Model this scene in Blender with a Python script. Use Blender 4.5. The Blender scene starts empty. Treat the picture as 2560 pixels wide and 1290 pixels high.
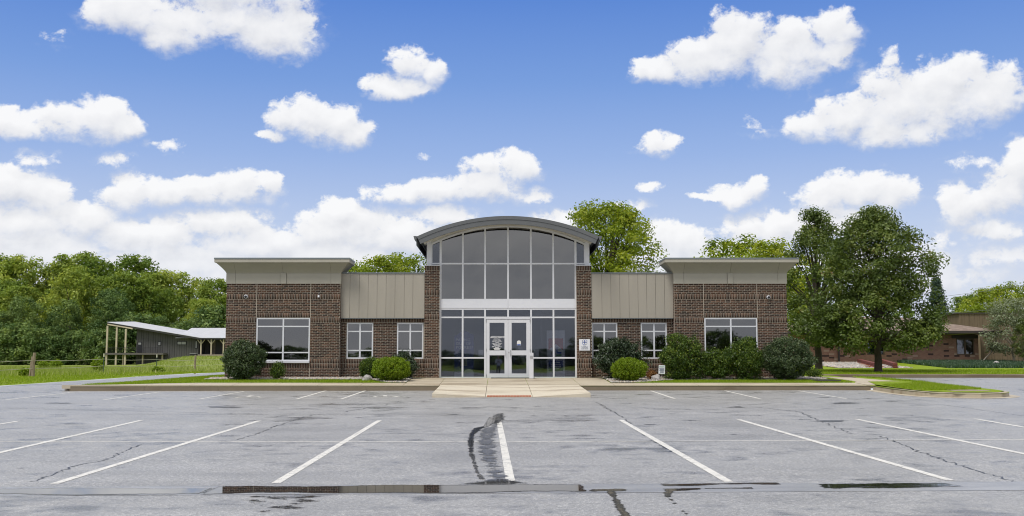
import bpy, bmesh, math, random
import numpy as np
from mathutils import Vector, geometry

sc = bpy.context.scene
COL = sc.collection
R = math.radians

# ---------------------------------------------------------------- camera
F_PX, CX, CY, HOR = 2620.0, 1245.0, 645.0, 900.0
CAMZ = 1.5
TH = math.atan((HOR - CY) / F_PX)
cam_d = bpy.data.cameras.new("camera")
cam_d.sensor_width = 36.0
cam_d.lens = 36.0 * F_PX / 2560.0
cam_d.shift_x = 35.0 / 2560.0
cam_d.clip_start = 0.05
cam_d.clip_end = 6000.0
cam = bpy.data.objects.new("camera", cam_d)
COL.objects.link(cam)
cam.location = (0, 0, CAMZ)
cam.rotation_euler = (R(90) + TH, 0, 0)
sc.camera = cam

def raydir(px, py):
    u = (px - CX) / F_PX
    v = (CY - py) / F_PX
    return (u, math.cos(TH) - v * math.sin(TH), math.sin(TH) + v * math.cos(TH))

def P(px, py, D):
    """the point at distance D (metres in +Y) that a photo position shows"""
    d = raydir(px, py)
    t = D / d[1]
    return Vector((d[0] * t, D, CAMZ + d[2] * t))

def XP(px, py, D): return P(px, py, D).x
def ZP(py, D): return P(1245, py, D).z

# ---------------------------------------------------------------- render, exposure
sc.view_settings.view_transform = 'Standard'
sc.view_settings.look = 'None'
sc.view_settings.exposure = 0.0
sc.view_settings.gamma = 1.0
sc.view_settings.use_curve_mapping = False
sc.cycles.use_adaptive_sampling = True
sc.cycles.adaptive_threshold = 0.012
sc.cycles.use_denoising = True
sc.cycles.filter_width = 1.05
sc.cycles.max_bounces = 8
sc.cycles.transparent_max_bounces = 16
sc.cycles.caustics_reflective = False
sc.cycles.caustics_refractive = False
sc.cycles.sample_clamp_indirect = 6.0

# ---------------------------------------------------------------- node helpers
class NT:
    def __init__(self, tree):
        self.t = tree
        self.n = tree.nodes
        self.l = tree.links
    def node(self, typ, **kw):
        nd = self.n.new(typ)
        for k, v in kw.items():
            setattr(nd, k, v)
        return nd
    def put(self, sock, val):
        if isinstance(val, bpy.types.NodeSocket):
            self.l.new(val, sock)
        else:
            sock.default_value = val
    def math(self, op, a, b=0.0, c=0.0, clamp=False):
        nd = self.node('ShaderNodeMath', operation=op)
        nd.use_clamp = clamp
        self.put(nd.inputs[0], a); self.put(nd.inputs[1], b); self.put(nd.inputs[2], c)
        return nd.outputs[0]
    def vmath(self, op, a, b=(0, 0, 0), c=(0, 0, 0)):
        nd = self.node('ShaderNodeVectorMath', operation=op)
        self.put(nd.inputs[0], a); self.put(nd.inputs[1], b)
        if op == 'MULTIPLY_ADD':
            self.put(nd.inputs[2], c)
        if op == 'SCALE':
            self.put(nd.inputs['Scale'], c)
        return nd.outputs['Value'] if op in ('LENGTH', 'DOT_PRODUCT', 'DISTANCE') else nd.outputs['Vector']
    def noise(self, vec, scale, detail=4, rough=0.55, dist=0.0, col=False, lac=2.0):
        nd = self.node('ShaderNodeTexNoise')
        if vec is not None: self.put(nd.inputs['Vector'], vec)
        nd.inputs['Scale'].default_value = scale
        nd.inputs['Detail'].default_value = detail
        nd.inputs['Roughness'].default_value = rough
        nd.inputs['Distortion'].default_value = dist
        nd.inputs['Lacunarity'].default_value = lac
        return nd.outputs['Color'] if col else nd.outputs['Fac']
    def ramp(self, fac, stops, interp='LINEAR'):
        nd = self.node('ShaderNodeValToRGB')
        cr = nd.color_ramp
        cr.interpolation = interp
        while len(cr.elements) < len(stops): cr.elements.new(0.5)
        for e, (p, c) in zip(cr.elements, stops):
            e.position = p
            e.color = (*c, 1) if len(c) == 3 else c
        self.put(nd.inputs[0], fac)
        return nd.outputs['Color']
    def mix(self, fac, a, b, mode='MIX'):
        nd = self.node('ShaderNodeMix', data_type='RGBA', blend_type=mode)
        nd.clamp_factor = True
        self.put(nd.inputs[0], fac)
        for s, v in ((nd.inputs[6], a), (nd.inputs[7], b)):
            if isinstance(v, tuple) and len(v) == 3: v = (*v, 1)
            self.put(s, v)
        return nd.outputs[2]
    def sstep(self, v, a, b, to0=0.0, to1=1.0):
        nd = self.node('ShaderNodeMapRange', interpolation_type='SMOOTHSTEP')
        self.put(nd.inputs['Value'], v)
        nd.inputs['From Min'].default_value = a
        nd.inputs['From Max'].default_value = b
        nd.inputs['To Min'].default_value = to0
        nd.inputs['To Max'].default_value = to1
        return nd.outputs['Result']

# ---------------------------------------------------------------- world: sky with cumulus clouds
SUN_EL, SUN_AZ = R(60), R(-140)      # azimuth measured from +Y towards +X: the sun stands behind the camera, to its left
world = bpy.data.worlds.new("World")
sc.world = world
world.use_nodes = True
w = NT(world.node_tree)
w.n.clear()
tc = w.node('ShaderNodeTexCoord')
DIR = tc.outputs['Generated']
sx = w.node('ShaderNodeSeparateXYZ'); w.put(sx.inputs[0], DIR)
az = w.math('ARCTAN2', sx.outputs[0], sx.outputs[1])
el = w.math('ARCSINE', sx.outputs[2])
sky = w.node('ShaderNodeTexSky', sky_type='NISHITA')
sky.sun_disc = False
sky.sun_elevation = SUN_EL
sky.sun_rotation = SUN_AZ
sky.air_density = 1.0
sky.dust_density = 0.6
sky.ozone_density = 2.0
eldeg = w.math('MULTIPLY', el, 180 / math.pi / 90.0)
def e(d): return max(0.0, min(1.0, d / 90.0))
blue = w.ramp(eldeg, [(e(0), (7.7, 7.95, 8.8)), (e(3.5), (6.9, 7.4, 8.8)), (e(7), (5.3, 6.3, 8.6)), (e(11), (3.3, 4.75, 8.2)),
                      (e(15), (1.95, 3.55, 7.6)), (e(19.5), (1.05, 2.5, 7.0)), (e(40), (0.7, 1.9, 5.6)), (1.0, (0.6, 1.6, 4.8))])
base_sky = w.mix(0.12, blue, sky.outputs['Color'])

qv = w.node('ShaderNodeCombineXYZ')
w.put(qv.inputs[0], az); w.put(qv.inputs[1], el)
warp1 = w.vmath('SUBTRACT', w.noise(DIR, 22, 2, 0.5, col=True), (0.5, 0.5, 0.5))
warp2 = w.vmath('SUBTRACT', w.noise(DIR, 75, 3, 0.6, col=True), (0.5, 0.5, 0.5))
Q = w.vmath('MULTIPLY_ADD', warp1, (0.030, 0.016, 0), qv.outputs[0])
Q = w.vmath('MULTIPLY_ADD', warp2, (0.008, 0.008, 0), Q)

CLOUDS = [  # photo position and half size of each puff; a last number thins it to a wisp
 (330, 25, 125, 66), (450, 70, 100, 60), (570, 40, 125, 82), (690, 70, 118, 76), (600, -30, 190, 70), (135, 100, 75, 36, 0.76),
 (1025, 155, 72, 42, 0.15), (985, 215, 86, 34, 0.15), (1078, 172, 34, 40, 0.15),
 (50, 305, 105, 42), (160, 300, 96, 50), (250, 290, 80, 58), (315, 318, 50, 34), (430, 375, 90, 26, 0.71),
 (735, 290, 78, 50), (820, 312, 94, 54), (890, 330, 56, 36), (680, 335, 60, 16, 0.46),
 (310, 482, 84, 42), (395, 485, 64, 38), (505, 475, 70, 38), (600, 465, 98, 50), (670, 455, 44, 40),
 (25, 465, 100, 54), (105, 490, 90, 46), (80, 405, 90, 34, 0.61), (280, 400, 60, 26, 0.76),
 (990, 485, 84, 28), (1100, 475, 96, 38), (1205, 462, 94, 44), (1295, 412, 66, 40), (1215, 415, 76, 34, 0.15), (1075, 390, 50, 22, 0.81),
 (1640, 172, 68, 36), (1760, 140, 100, 60), (1850, 95, 100, 88), (1960, 130, 122, 84), (2085, 70, 70, 62, 0.15), (2095, 130, 52, 48, 0.15),
 (2015, 312, 70, 38), (2110, 285, 102, 62), (2230, 262, 132, 96), (2375, 230, 138, 90), (2490, 225, 98, 68), (2240, 330, 130, 42), (2230, 150, 60, 50, 0.78), (1900, 310, 80, 40, 0.76),
 (1640, 358, 72, 36, 0.46), (1625, 470, 62, 20, 0.61), (1850, 484, 72, 28), (1770, 494, 58, 12, 0.20), (1880, 465, 42, 30),
 (2050, 485, 82, 44), (2150, 465, 98, 50), (2240, 482, 64, 42), (2425, 512, 88, 54), (2500, 480, 88, 66), (2556, 410, 58, 66),
 (2420, 405, 95, 30, 0.61), (1700, 606, 110, 50), (1930, 572, 140, 48), (2080, 552, 150, 46), (2480, 580, 110, 36, 0.25), (2500, 640, 110, 32, 0.25), (2330, 600, 150, 40, 0.56),
 (200, 540, 110, 50), (50, 555, 130, 52), (360, 590, 150, 46), (560, 560, 120, 42), (640, 608, 160, 48), (860, 572, 160, 62), (850, 525, 66, 32),
 (990, 592, 90, 50), (1130, 545, 110, 30, 0.25), (100, 620, 170, 60), (420, 650, 220, 44), (1400, 550, 90, 34, 0.25), (800, 645, 220, 54), (2190, 650, 190, 44), (1840, 650, 200, 60), (1650, 660, 160, 60), (120, 690, 300, 60), (700, 700, 300, 60),
 (2330, 700, 250, 50, 0.46), (1560, 520, 90, 26, 0.71), (1330, 490, 90, 30, 0.76),
]
def azel(px, py):
    d = Vector(raydir(px, py)).normalized()
    return math.atan2(d.x, d.y), math.asin(d.z)
def cloud_field(q):
    out = None
    for (cx, cy, rx, ry, *thin) in CLOUDS:
        a0, e0 = azel(cx, cy)
        ra = (azel(cx + rx, cy)[0] - azel(cx - rx, cy)[0]) / 2
        re = (azel(cx, cy - ry)[1] - azel(cx, cy + ry)[1]) / 2
        sxx, syy = 1 / ra, 1 / re
        v = w.vmath('MULTIPLY_ADD', q, (sxx, syy, 0), (-a0 * sxx, -e0 * syy, 0))
        d = w.vmath('DOT_PRODUCT', v, v)
        if thin: d = w.math('ADD', d, thin[0])
        out = d if out is None else w.math('SMOOTH_MIN', out, d, 0.35)
    return out
f0 = cloud_field(Q)
f1 = cloud_field(w.vmath('ADD', Q, (-0.004, 0.014, 0)))
# elsewhere on the sphere, out of view, thicker cloud set to whiten the fill
gen = w.noise(w.vmath('MULTIPLY', DIR, (1, 1, 2.2)), 3.1, 5, 0.55)
gen_up = w.noise(w.vmath('MULTIPLY_ADD', DIR, (1, 1, 2.2), (0, 0, 0.06)), 3.1, 5, 0.55)
aza = w.math('ABSOLUTE', az)
outside = w.math('MAXIMUM', w.sstep(aza, 0.50, 0.62), w.sstep(el, 0.36, 0.45))
gfield = w.math('MULTIPLY_ADD', gen, -8.0, 4.15)
gfield1 = w.math('MULTIPLY_ADD', gen_up, -8.0, 4.15)
f0 = w.math('MINIMUM', f0, w.math('MULTIPLY_ADD', w.math('SUBTRACT', 1.0, outside), 9.0, gfield))
f1 = w.math('MINIMUM', f1, w.math('MULTIPLY_ADD', w.math('SUBTRACT', 1.0, outside), 9.0, gfield1))
DIRs = w.vmath('MULTIPLY', DIR, (1.0, 1.0, 1.25))
fine = w.noise(DIRs, 30, 10, 0.60, 0.15)
wisp = w.noise(DIRs, 95, 6, 0.62, 0.3)
body = w.math('SUBTRACT', 1.0, f0)
edge = w.math('MULTIPLY_ADD', w.math('SUBTRACT', fine, 0.5), 2.9, body)
edge = w.math('MULTIPLY_ADD', w.math('SUBTRACT', wisp, 0.5), 1.5, edge)
up = w.math('SUBTRACT', f1, f0)                                     # positive where the cloud thins out above: its lit top
soft = w.sstep(up, -0.9, 0.5)
dens_top = w.sstep(edge, -0.14, 0.50)
dens_bot = w.sstep(edge, -0.70, 1.15)
dens = w.math('ADD', w.math('MULTIPLY', dens_top, soft), w.math('MULTIPLY', dens_bot, w.math('SUBTRACT', 1.0, soft)))
puff = w.math('MULTIPLY', w.math('SUBTRACT', w.noise(w.vmath('ADD', DIRs, (-0.004, 0, 0.010)), 30, 5, 0.50, 0.15), w.noise(DIRs, 30, 5, 0.50, 0.15)), -1.25)
lit = w.math('ADD', w.math('MULTIPLY_ADD', up, 0.36, 0.56), puff, clamp=True)
ccol = w.ramp(lit, [(0.0, (6.4, 6.6, 7.1)), (0.3, (7.5, 7.6, 7.95)), (0.58, (8.6, 8.65, 8.85)), (0.8, (9.2, 9.2, 9.3)), (1.0, (9.7, 9.7, 9.75))])
hz = w.sstep(el, 0.02, 0.13, 0.55, 1.0)                                # low clouds fade into the bright horizon air
skyc = w.mix(w.math('MULTIPLY', dens, w.math('MULTIPLY', hz, 0.96)), base_sky, ccol)
bg = w.node('ShaderNodeBackground')
bg.inputs['Strength'].default_value = 0.1
w.put(bg.inputs['Color'], skyc)
wo = w.node('ShaderNodeOutputWorld')
w.l.new(bg.outputs[0], wo.inputs['Surface'])
world.cycles.sampling_method = 'MANUAL'
world.cycles.sample_map_resolution = 512

# ---------------------------------------------------------------- sun (veiled: a broad soft disc)
sun_d = bpy.data.lights.new("sun", 'SUN')
sun_d.energy = 3.0
sun_d.angle = R(20)
sun_d.color = (1.0, 0.96, 0.89)
sun = bpy.data.objects.new("sun", sun_d)
COL.objects.link(sun)
sdir = Vector((math.sin(SUN_AZ) * math.cos(SUN_EL), math.cos(SUN_AZ) * math.cos(SUN_EL), math.sin(SUN_EL)))
sun.rotation_euler = (-sdir).to_track_quat('-Z', 'Y').to_euler()
sun.location = (-30, -30, 60)

# ---------------------------------------------------------------- scene helpers
WL = {}
def tag(o, label=None, cat=None, group=None, kind=None):
    if label: o['label'] = label
    if cat: o['category'] = cat
    if group: o['group'] = group
    if kind: o['kind'] = kind
    return o
def empty(name, loc):
    o = bpy.data.objects.new(name, None)
    COL.objects.link(o)
    o.location = loc
    o.empty_display_size = 0.3
    WL[o.name] = Vector(loc)
    return o
def wloc(o):
    return WL.get(o.name, Vector((0, 0, 0))) if o else Vector((0, 0, 0))
def link(name, data, parent=None, loc=None):
    o = bpy.data.objects.new(name, data)
    COL.objects.link(o)
    if parent:
        o.parent = parent
    if loc is not None:
        o.location = Vector(loc) - wloc(parent)
    WL[o.name] = Vector(loc) if loc is not None else wloc(parent)
    return o
def np_mesh(name, verts, faces, mat, smooth=False, attrs=None):
    verts = np.asarray(verts, dtype=np.float32)
    faces = np.asarray(faces, dtype=np.int32)
    me = bpy.data.meshes.new(name)
    k = faces.shape[1]
    me.vertices.add(len(verts)); me.vertices.foreach_set('co', verts.ravel())
    me.loops.add(faces.size); me.loops.foreach_set('vertex_index', faces.ravel())
    me.polygons.add(len(faces)); me.polygons.foreach_set('loop_start', np.arange(0, faces.size, k, dtype=np.int32))
    if smooth: me.polygons.foreach_set('use_smooth', np.ones(len(faces), dtype=bool))
    if attrs:
        for an, av in attrs.items():
            at = me.attributes.new(an, 'FLOAT', 'POINT')
            at.data.foreach_set('value', np.asarray(av, dtype=np.float32))
    me.update(calc_edges=True)
    me.materials.append(mat)
    return me
class MB:
    """collects faces in world coordinates; build() links them as one mesh object"""
    def __init__(self): self.v, self.f = [], []
    def face(self, pts):
        n = len(self.v); self.v += [tuple(p) for p in pts]; self.f.append(tuple(range(n, n + len(pts))))
        return self
    def box(self, x0, x1, y0, y1, z0, z1):
        n = len(self.v)
        self.v += [(x0, y0, z0), (x1, y0, z0), (x1, y1, z0), (x0, y1, z0), (x0, y0, z1), (x1, y0, z1), (x1, y1, z1), (x0, y1, z1)]
        self.f += [tuple(n + i for i in q) for q in ((0, 3, 2, 1), (4, 5, 6, 7), (0, 1, 5, 4), (1, 2, 6, 5), (2, 3, 7, 6), (3, 0, 4, 7))]
        return self
    def hexa(self, p):
        n = len(self.v); self.v += [tuple(q) for q in p]
        self.f += [tuple(n + i for i in q) for q in ((0, 3, 2, 1), (4, 5, 6, 7), (0, 1, 5, 4), (1, 2, 6, 5), (2, 3, 7, 6), (3, 0, 4, 7))]
        return self
    def prism(self, poly, a, b, axis='y'):
        """poly: list of 2D points; extruded between a and b along the axis"""
        n, k = len(self.v), len(poly)
        for t in (a, b):
            for (p, q) in poly:
                self.v.append({'y': (p, t, q), 'z': (p, q, t), 'x': (t, p, q)}[axis])
        self.f.append(tuple(range(n + k - 1, n - 1, -1)))
        self.f.append(tuple(range(n + k, n + 2 * k)))
        for i in range(k):
            j = (i + 1) % k
            self.f.append((n + i, n + j, n + k + j, n + k + i))
        return self
    def tube(self, pts, radii, seg=8, cap=True):
        pts = [Vector(p) for p in pts]
        n = len(self.v)
        ref = Vector((0.31, 0.77, 0.55))
        for i, p in enumerate(pts):
            t = (pts[min(i + 1, len(pts) - 1)] - pts[max(i - 1, 0)]).normalized()
            a = t.cross(ref).normalized(); b = t.cross(a)
            for s in range(seg):
                an = 2 * math.pi * s / seg
                self.v.append(tuple(p + (a * math.cos(an) + b * math.sin(an)) * radii[i]))
        for i in range(len(pts) - 1):
            for s in range(seg):
                s2 = (s + 1) % seg
                self.f.append((n + i * seg + s, n + i * seg + s2, n + (i + 1) * seg + s2, n + (i + 1) * seg + s))
        if cap:
            self.f.append(tuple(n + s for s in range(seg)))
            self.f.append(tuple(n + (len(pts) - 1) * seg + s for s in reversed(range(seg))))
        return self
    def build(self, name, mat, parent=None, smooth=False, recalc=True, bevel=0.0):
        base = wloc(parent)
        me = bpy.data.meshes.new(name)
        me.from_pydata([(x - base.x, y - base.y, z - base.z) for x, y, z in self.v], [], self.f)
        if recalc or bevel:
            bm = bmesh.new(); bm.from_mesh(me)
            bmesh.ops.remove_doubles(bm, verts=bm.verts, dist=1e-5)
            bmesh.ops.recalc_face_normals(bm, faces=bm.faces)
            if bevel:
                ed = [q for q in bm.edges if len(q.link_faces) == 2 and q.calc_face_angle(0) > 0.6]
                bmesh.ops.bevel(bm, geom=ed, offset=bevel, segments=2, affect='EDGES', profile=0.6)
            bm.to_mesh(me); bm.free()
        if smooth:
            for p in me.polygons: p.use_smooth = True
        me.materials.append(mat)
        o = bpy.data.objects.new(name, me)
        COL.objects.link(o)
        if parent: o.parent = parent
        WL[o.name] = base
        return o

# ---------------------------------------------------------------- materials
def new_mat(name):
    m = bpy.data.materials.new(name)
    m.use_nodes = True
    t = NT(m.node_tree)
    t.n.clear()
    out = t.node('ShaderNodeOutputMaterial')
    return m, t, out
def principled(t, out, **kw):
    p = t.node('ShaderNodeBsdfPrincipled')
    for k, v in kw.items():
        k = k.replace('_', ' ')
        if isinstance(v, tuple) and len(v) == 3: v = (*v, 1)
        t.put(p.inputs[k], v)
    t.l.new(p.outputs[0], out.inputs['Surface'])
    return p
def pos(t):
    return t.node('ShaderNodeNewGeometry').outputs['Position']
def bump(t, p, h, strength, dist=0.01):
    b = t.node('ShaderNodeBump')
    b.inputs['Strength'].default_value = strength
    b.inputs['Distance'].default_value = dist
    t.put(b.inputs['Height'], h)
    t.l.new(b.outputs[0], p.inputs['Normal'])
def simple(name, col, rough=0.6, var=0.12, scale=3.0, metallic=0.0, spec=0.4, fine=0.0, fscale=200.0, streak=False):
    m, t, out = new_mat(name)
    v = pos(t)
    if streak: v = t.vmath('MULTIPLY', v, (1, 1, 0.12))
    n = t.noise(v, scale, 5, 0.6)
    k = t.math('MULTIPLY_ADD', t.math('SUBTRACT', n, 0.5), 2 * var * 2, 1.0)
    c = t.vmath('SCALE', (col[0], col[1], col[2]), c=k)
    p = principled(t, out, Base_Color=c, Roughness=rough, Metallic=metallic)
    p.inputs['Specular IOR Level'].default_value = spec
    if fine:
        bump(t, p, t.noise(pos(t), fscale, 3, 0.6), fine, 0.004)
    return m

M = {}
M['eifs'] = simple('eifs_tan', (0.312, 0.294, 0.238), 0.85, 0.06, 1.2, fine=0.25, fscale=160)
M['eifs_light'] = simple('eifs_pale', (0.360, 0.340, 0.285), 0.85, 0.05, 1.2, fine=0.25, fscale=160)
M['cap'] = simple('cap_metal', (0.15, 0.17, 0.18), 0.4, 0.05, 2, spec=0.5)
M['metal_panel'] = simple('panel_taupe', (0.325, 0.298, 0.250), 0.5, 0.07, 1.6, streak=True)
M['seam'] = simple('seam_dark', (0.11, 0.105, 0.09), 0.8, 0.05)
M['white'] = simple('white_frame', (0.62, 0.63, 0.66), 0.4, 0.04, 2.0)
M['spandrel'] = simple('white_panel', (0.66, 0.67, 0.71), 0.35, 0.03, 1.0)
M['roofmetal'] = simple('roof_grey', (0.115, 0.12, 0.125), 0.45, 0.06, 1.0)
M['soffit'] = simple('soffit_beige', (0.60, 0.585, 0.53), 0.7, 0.05)
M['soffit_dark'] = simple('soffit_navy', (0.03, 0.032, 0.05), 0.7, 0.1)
M['dark'] = simple('black_rubber', (0.02, 0.02, 0.025), 0.7, 0.2, 20)
M['mortar'] = simple('mortar', (0.40, 0.355, 0.29), 0.9, 0.14, 3)
M['steel'] = simple('brushed_steel', (0.45, 0.45, 0.46), 0.35, 0.08, 30, metallic=0.8)
M['blind'] = simple('grey_blind', (0.30, 0.30, 0.31), 0.8, 0.04)
M['room'] = simple('lobby_wall', (0.40, 0.40, 0.42), 0.8, 0.08, 0.8)
M['roomfloor'] = simple('lobby_floor', (0.10, 0.095, 0.10), 0.5, 0.15, 2)
M['plaque'] = simple('plaque_white', (0.72, 0.73, 0.76), 0.4, 0.02)
M['ink_blue'] = simple('ink_blue', (0.03, 0.09, 0.38), 0.5, 0.05)
M['ink_grey'] = simple('ink_grey', (0.10, 0.12, 0.18), 0.5, 0.05)
M['ink_green'] = simple('ink_green', (0.05, 0.28, 0.10), 0.5, 0.05)
M['ink_white'] = simple('ink_white', (0.78, 0.78, 0.78), 0.5, 0.02)
M['ink_red'] = simple('ink_red', (0.50, 0.04, 0.03), 0.5, 0.05)
M['banner_blue'] = simple('banner_blue', (0.03, 0.05, 0.26), 0.6, 0.05)
M['paper'] = simple('paper', (0.70, 0.70, 0.68), 0.7, 0.03)
M['paint'] = None

def brick_mat(name, stops):
    m, t, out = new_mat(name)
    g = t.node('ShaderNodeNewGeometry')
    oi = t.node('ShaderNodeObjectInfo')
    rnd = t.math('FRACT', t.math('ADD', g.outputs['Random Per Island'], t.math('MULTIPLY', oi.outputs['Random'], 7.31)))
    c = t.ramp(rnd, stops)
    n = t.noise(g.outputs['Position'], 40, 4, 0.65)
    big = t.noise(g.outputs['Position'], 0.8, 3, 0.5)
    k = t.math('MULTIPLY_ADD', n, 0.7, t.math('MULTIPLY_ADD', big, 0.4, 0.45))
    c = t.vmath('SCALE', c, c=k)
    p = principled(t, out, Base_Color=c, Roughness=0.8)
    p.inputs['Specular IOR Level'].default_value = 0.3
    bump(t, p, t.noise(g.outputs['Position'], 150, 3, 0.6), 0.3, 0.004)
    return m
M['brick'] = brick_mat('brick_dark', [(0.0, (0.030, 0.020, 0.015)), (0.3, (0.056, 0.032, 0.021)), (0.6, (0.080, 0.042, 0.026)), (0.85, (0.115, 0.062, 0.038)), (1.0, (0.046, 0.034, 0.026))])

def brick_tex(name, c1, c2, mortar, scale=1.0, accents=None):
    """flat brick pattern for walls too far away or turned away, in metres; u runs along x+y, v along z"""
    m, t, out = new_mat(name)
    s = t.node('ShaderNodeSeparateXYZ'); t.put(s.inputs[0], pos(t))
    cmb = t.node('ShaderNodeCombineXYZ')
    t.put(cmb.inputs[0], t.math('ADD', s.outputs[0], s.outputs[1])); t.put(cmb.inputs[1], s.outputs[2])
    b = t.node('ShaderNodeTexBrick')
    b.inputs['Scale'].default_value = 1.0
    b.inputs['Brick Width'].default_value = 0.203 * scale
    b.inputs['Row Height'].default_value = 0.0677 * scale
    b.inputs['Mortar Size'].default_value = 0.006
    b.inputs['Mortar Smooth'].default_value = 0.1
    b.inputs['Color1'].default_value = (*c1, 1)
    b.inputs['Color2'].default_value = (*c2, 1)
    b.inputs['Mortar'].default_value = (*mortar, 1)
    t.put(b.inputs['Vector'], cmb.outputs[0])
    k = t.math('MULTIPLY_ADD', t.noise(pos(t), 1.1, 4, 0.6), 0.7, 0.65)
    c = t.vmath('SCALE', b.outputs['Color'], c=k)
    if accents:
        sc2 = t.vmath('MULTIPLY', cmb.outputs[0], (2.4, 7.4, 1))
        cell = t.node('ShaderNodeTexWhiteNoise', noise_dimensions='3D')
        t.put(cell.inputs['Vector'], t.vmath('FLOOR', sc2))
        c = t.mix(t.math('GREATER_THAN', cell.outputs['Value'], 0.93), c, accents[0])
        c = t.mix(t.math('LESS_THAN', cell.outputs['Value'], 0.05), c, accents[1])
    p = principled(t, out, Base_Color=c, Roughness=0.85)
    bump(t, p, b.outputs['Fac'], -0.4, 0.006)
    return m
M['brick_side'] = brick_tex('brick_side', (0.06, 0.03, 0.022), (0.12, 0.055, 0.038), (0.33, 0.30, 0.25))
M['brick_red'] = brick_tex('brick_red', (0.25, 0.125, 0.082), (0.34, 0.175, 0.115), (0.34, 0.25, 0.19), accents=((0.06, 0.035, 0.03), (0.42, 0.30, 0.22)))

def glass_mat(name, trans, refl, f0=0.14):
    m, t, out = new_mat(name)
    g = t.node('ShaderNodeBsdfGlossy'); g.inputs['Roughness'].default_value = 0.015
    g.inputs['Color'].default_value = (*refl, 1)
    n = t.noise(pos(t), 0.55, 2, 0.5)
    b = t.node('ShaderNodeBump'); b.inputs['Strength'].default_value = 0.06; b.inputs['Distance'].default_value = 0.05
    t.put(b.inputs['Height'], n); t.l.new(b.outputs[0], g.inputs['Normal'])
    tr = t.node('ShaderNodeBsdfTransparent'); tr.inputs['Color'].default_value = (*trans, 1)
    fr = t.node('ShaderNodeFresnel'); fr.inputs['IOR'].default_value = 1.5
    fac = t.math('ADD', fr.outputs[0], f0 - 0.04, clamp=True)
    mx = t.node('ShaderNodeMixShader')
    t.put(mx.inputs[0], fac)
    t.l.new(tr.outputs[0], mx.inputs[1]); t.l.new(g.outputs[0], mx.inputs[2])
    t.l.new(mx.outputs[0], out.inputs['Surface'])
    return m
M['glass'] = glass_mat('glass_clear_tinted', (0.72, 0.74, 0.80), (0.90, 0.94, 1.0), 0.075)
M['glass_up'] = glass_mat('glass_grey_tinted', (0.40, 0.40, 0.41), (1, 1, 1), 0.15)

def concrete(name, col, var=0.18):
    m, t, out = new_mat(name)
    v = pos(t)
    n = t.noise(v, 0.9, 6, 0.65)
    st = t.noise(t.vmath('MULTIPLY', v, (0.25, 1.6, 1)), 1.3, 5, 0.6)
    f = t.noise(v, 60, 3, 0.6)
    k = t.math('MULTIPLY_ADD', n, var * 2, t.math('MULTIPLY_ADD', f, 0.18, 0.91 - var))
    c = t.vmath('SCALE', col, c=k)
    c = t.mix(t.sstep(st, 0.50, 0.66, 0, 0.65), c, (col[0] * 0.62, col[1] * 0.52, col[2] * 0.42))
    p = principled(t, out, Base_Color=c, Roughness=t.sstep(st, 0.45, 0.65, 0.75, 0.4))
    bump(t, p, f, 0.15, 0.004)
    return m
M['concrete'] = concrete('concrete_walk', (0.46, 0.40, 0.30))
M['concrete_ramp'] = concrete('concrete_ramp', (0.56, 0.50, 0.39), 0.12)
M['kerb'] = concrete('concrete_kerb', (0.17, 0.135, 0.09), 0.3)
M['kerb_light'] = concrete('concrete_kerb_island', (0.38, 0.33, 0.24), 0.2)
# ---------------------------------------------------------------- asphalt and ground materials
def asphalt_mat():
    m, t, out = new_mat('wet_asphalt')
    v = pos(t)
    agg = t.noise(v, 75, 3, 0.75)
    agg2 = t.noise(v, 24, 4, 0.8)
    patch = t.noise(v, 0.33, 5, 0.6, 0.4)
    fine = t.noise(v, 1.6, 5, 0.65)
    lane = t.noise(t.vmath('MULTIPLY', v, (0.20, 0.9, 1)), 1.0, 5, 0.65)
    g = t.math('MULTIPLY_ADD', agg, 0.5, t.math('MULTIPLY', agg2, 0.5))
    col = t.ramp(g, [(0.32, (0.07, 0.069, 0.068)), (0.44, (0.23, 0.225, 0.217)), (0.54, (0.375, 0.368, 0.355)), (0.64, (0.75, 0.73, 0.69))])
    col = t.vmath('SCALE', col, c=t.math('MULTIPLY_ADD', patch, 0.75, t.math('MULTIPLY_ADD', lane, 0.65, 0.30)))
    wetm = t.math('MULTIPLY_ADD', fine, 0.45, t.math('MULTIPLY_ADD', lane, 0.22, t.math('MULTIPLY', patch, 0.55)))
    wetm = t.math('ADD', wetm, t.math('MULTIPLY', t.math('SUBTRACT', agg2, 0.5), 0.16))
    wet = t.sstep(wetm, 0.605, 0.77)            # damp film in the hollows
    col = t.mix(t.math('MULTIPLY', wet, 0.7), col, (0.055, 0.055, 0.057))
    rough = t.math('MULTIPLY_ADD', wet, -0.25, t.math('MULTIPLY_ADD', patch, 0.42, 0.20))
    p = principled(t, out, Base_Color=col, Roughness=rough)
    p.inputs['IOR'].default_value = 1.45
    h = t.math('MULTIPLY', t.math('ADD', agg, agg2), t.math('MULTIPLY_ADD', wet, -0.75, 1.0))
    bump(t, p, h, 0.6, 0.012)
    return m
M['asphalt'] = asphalt_mat()

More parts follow.
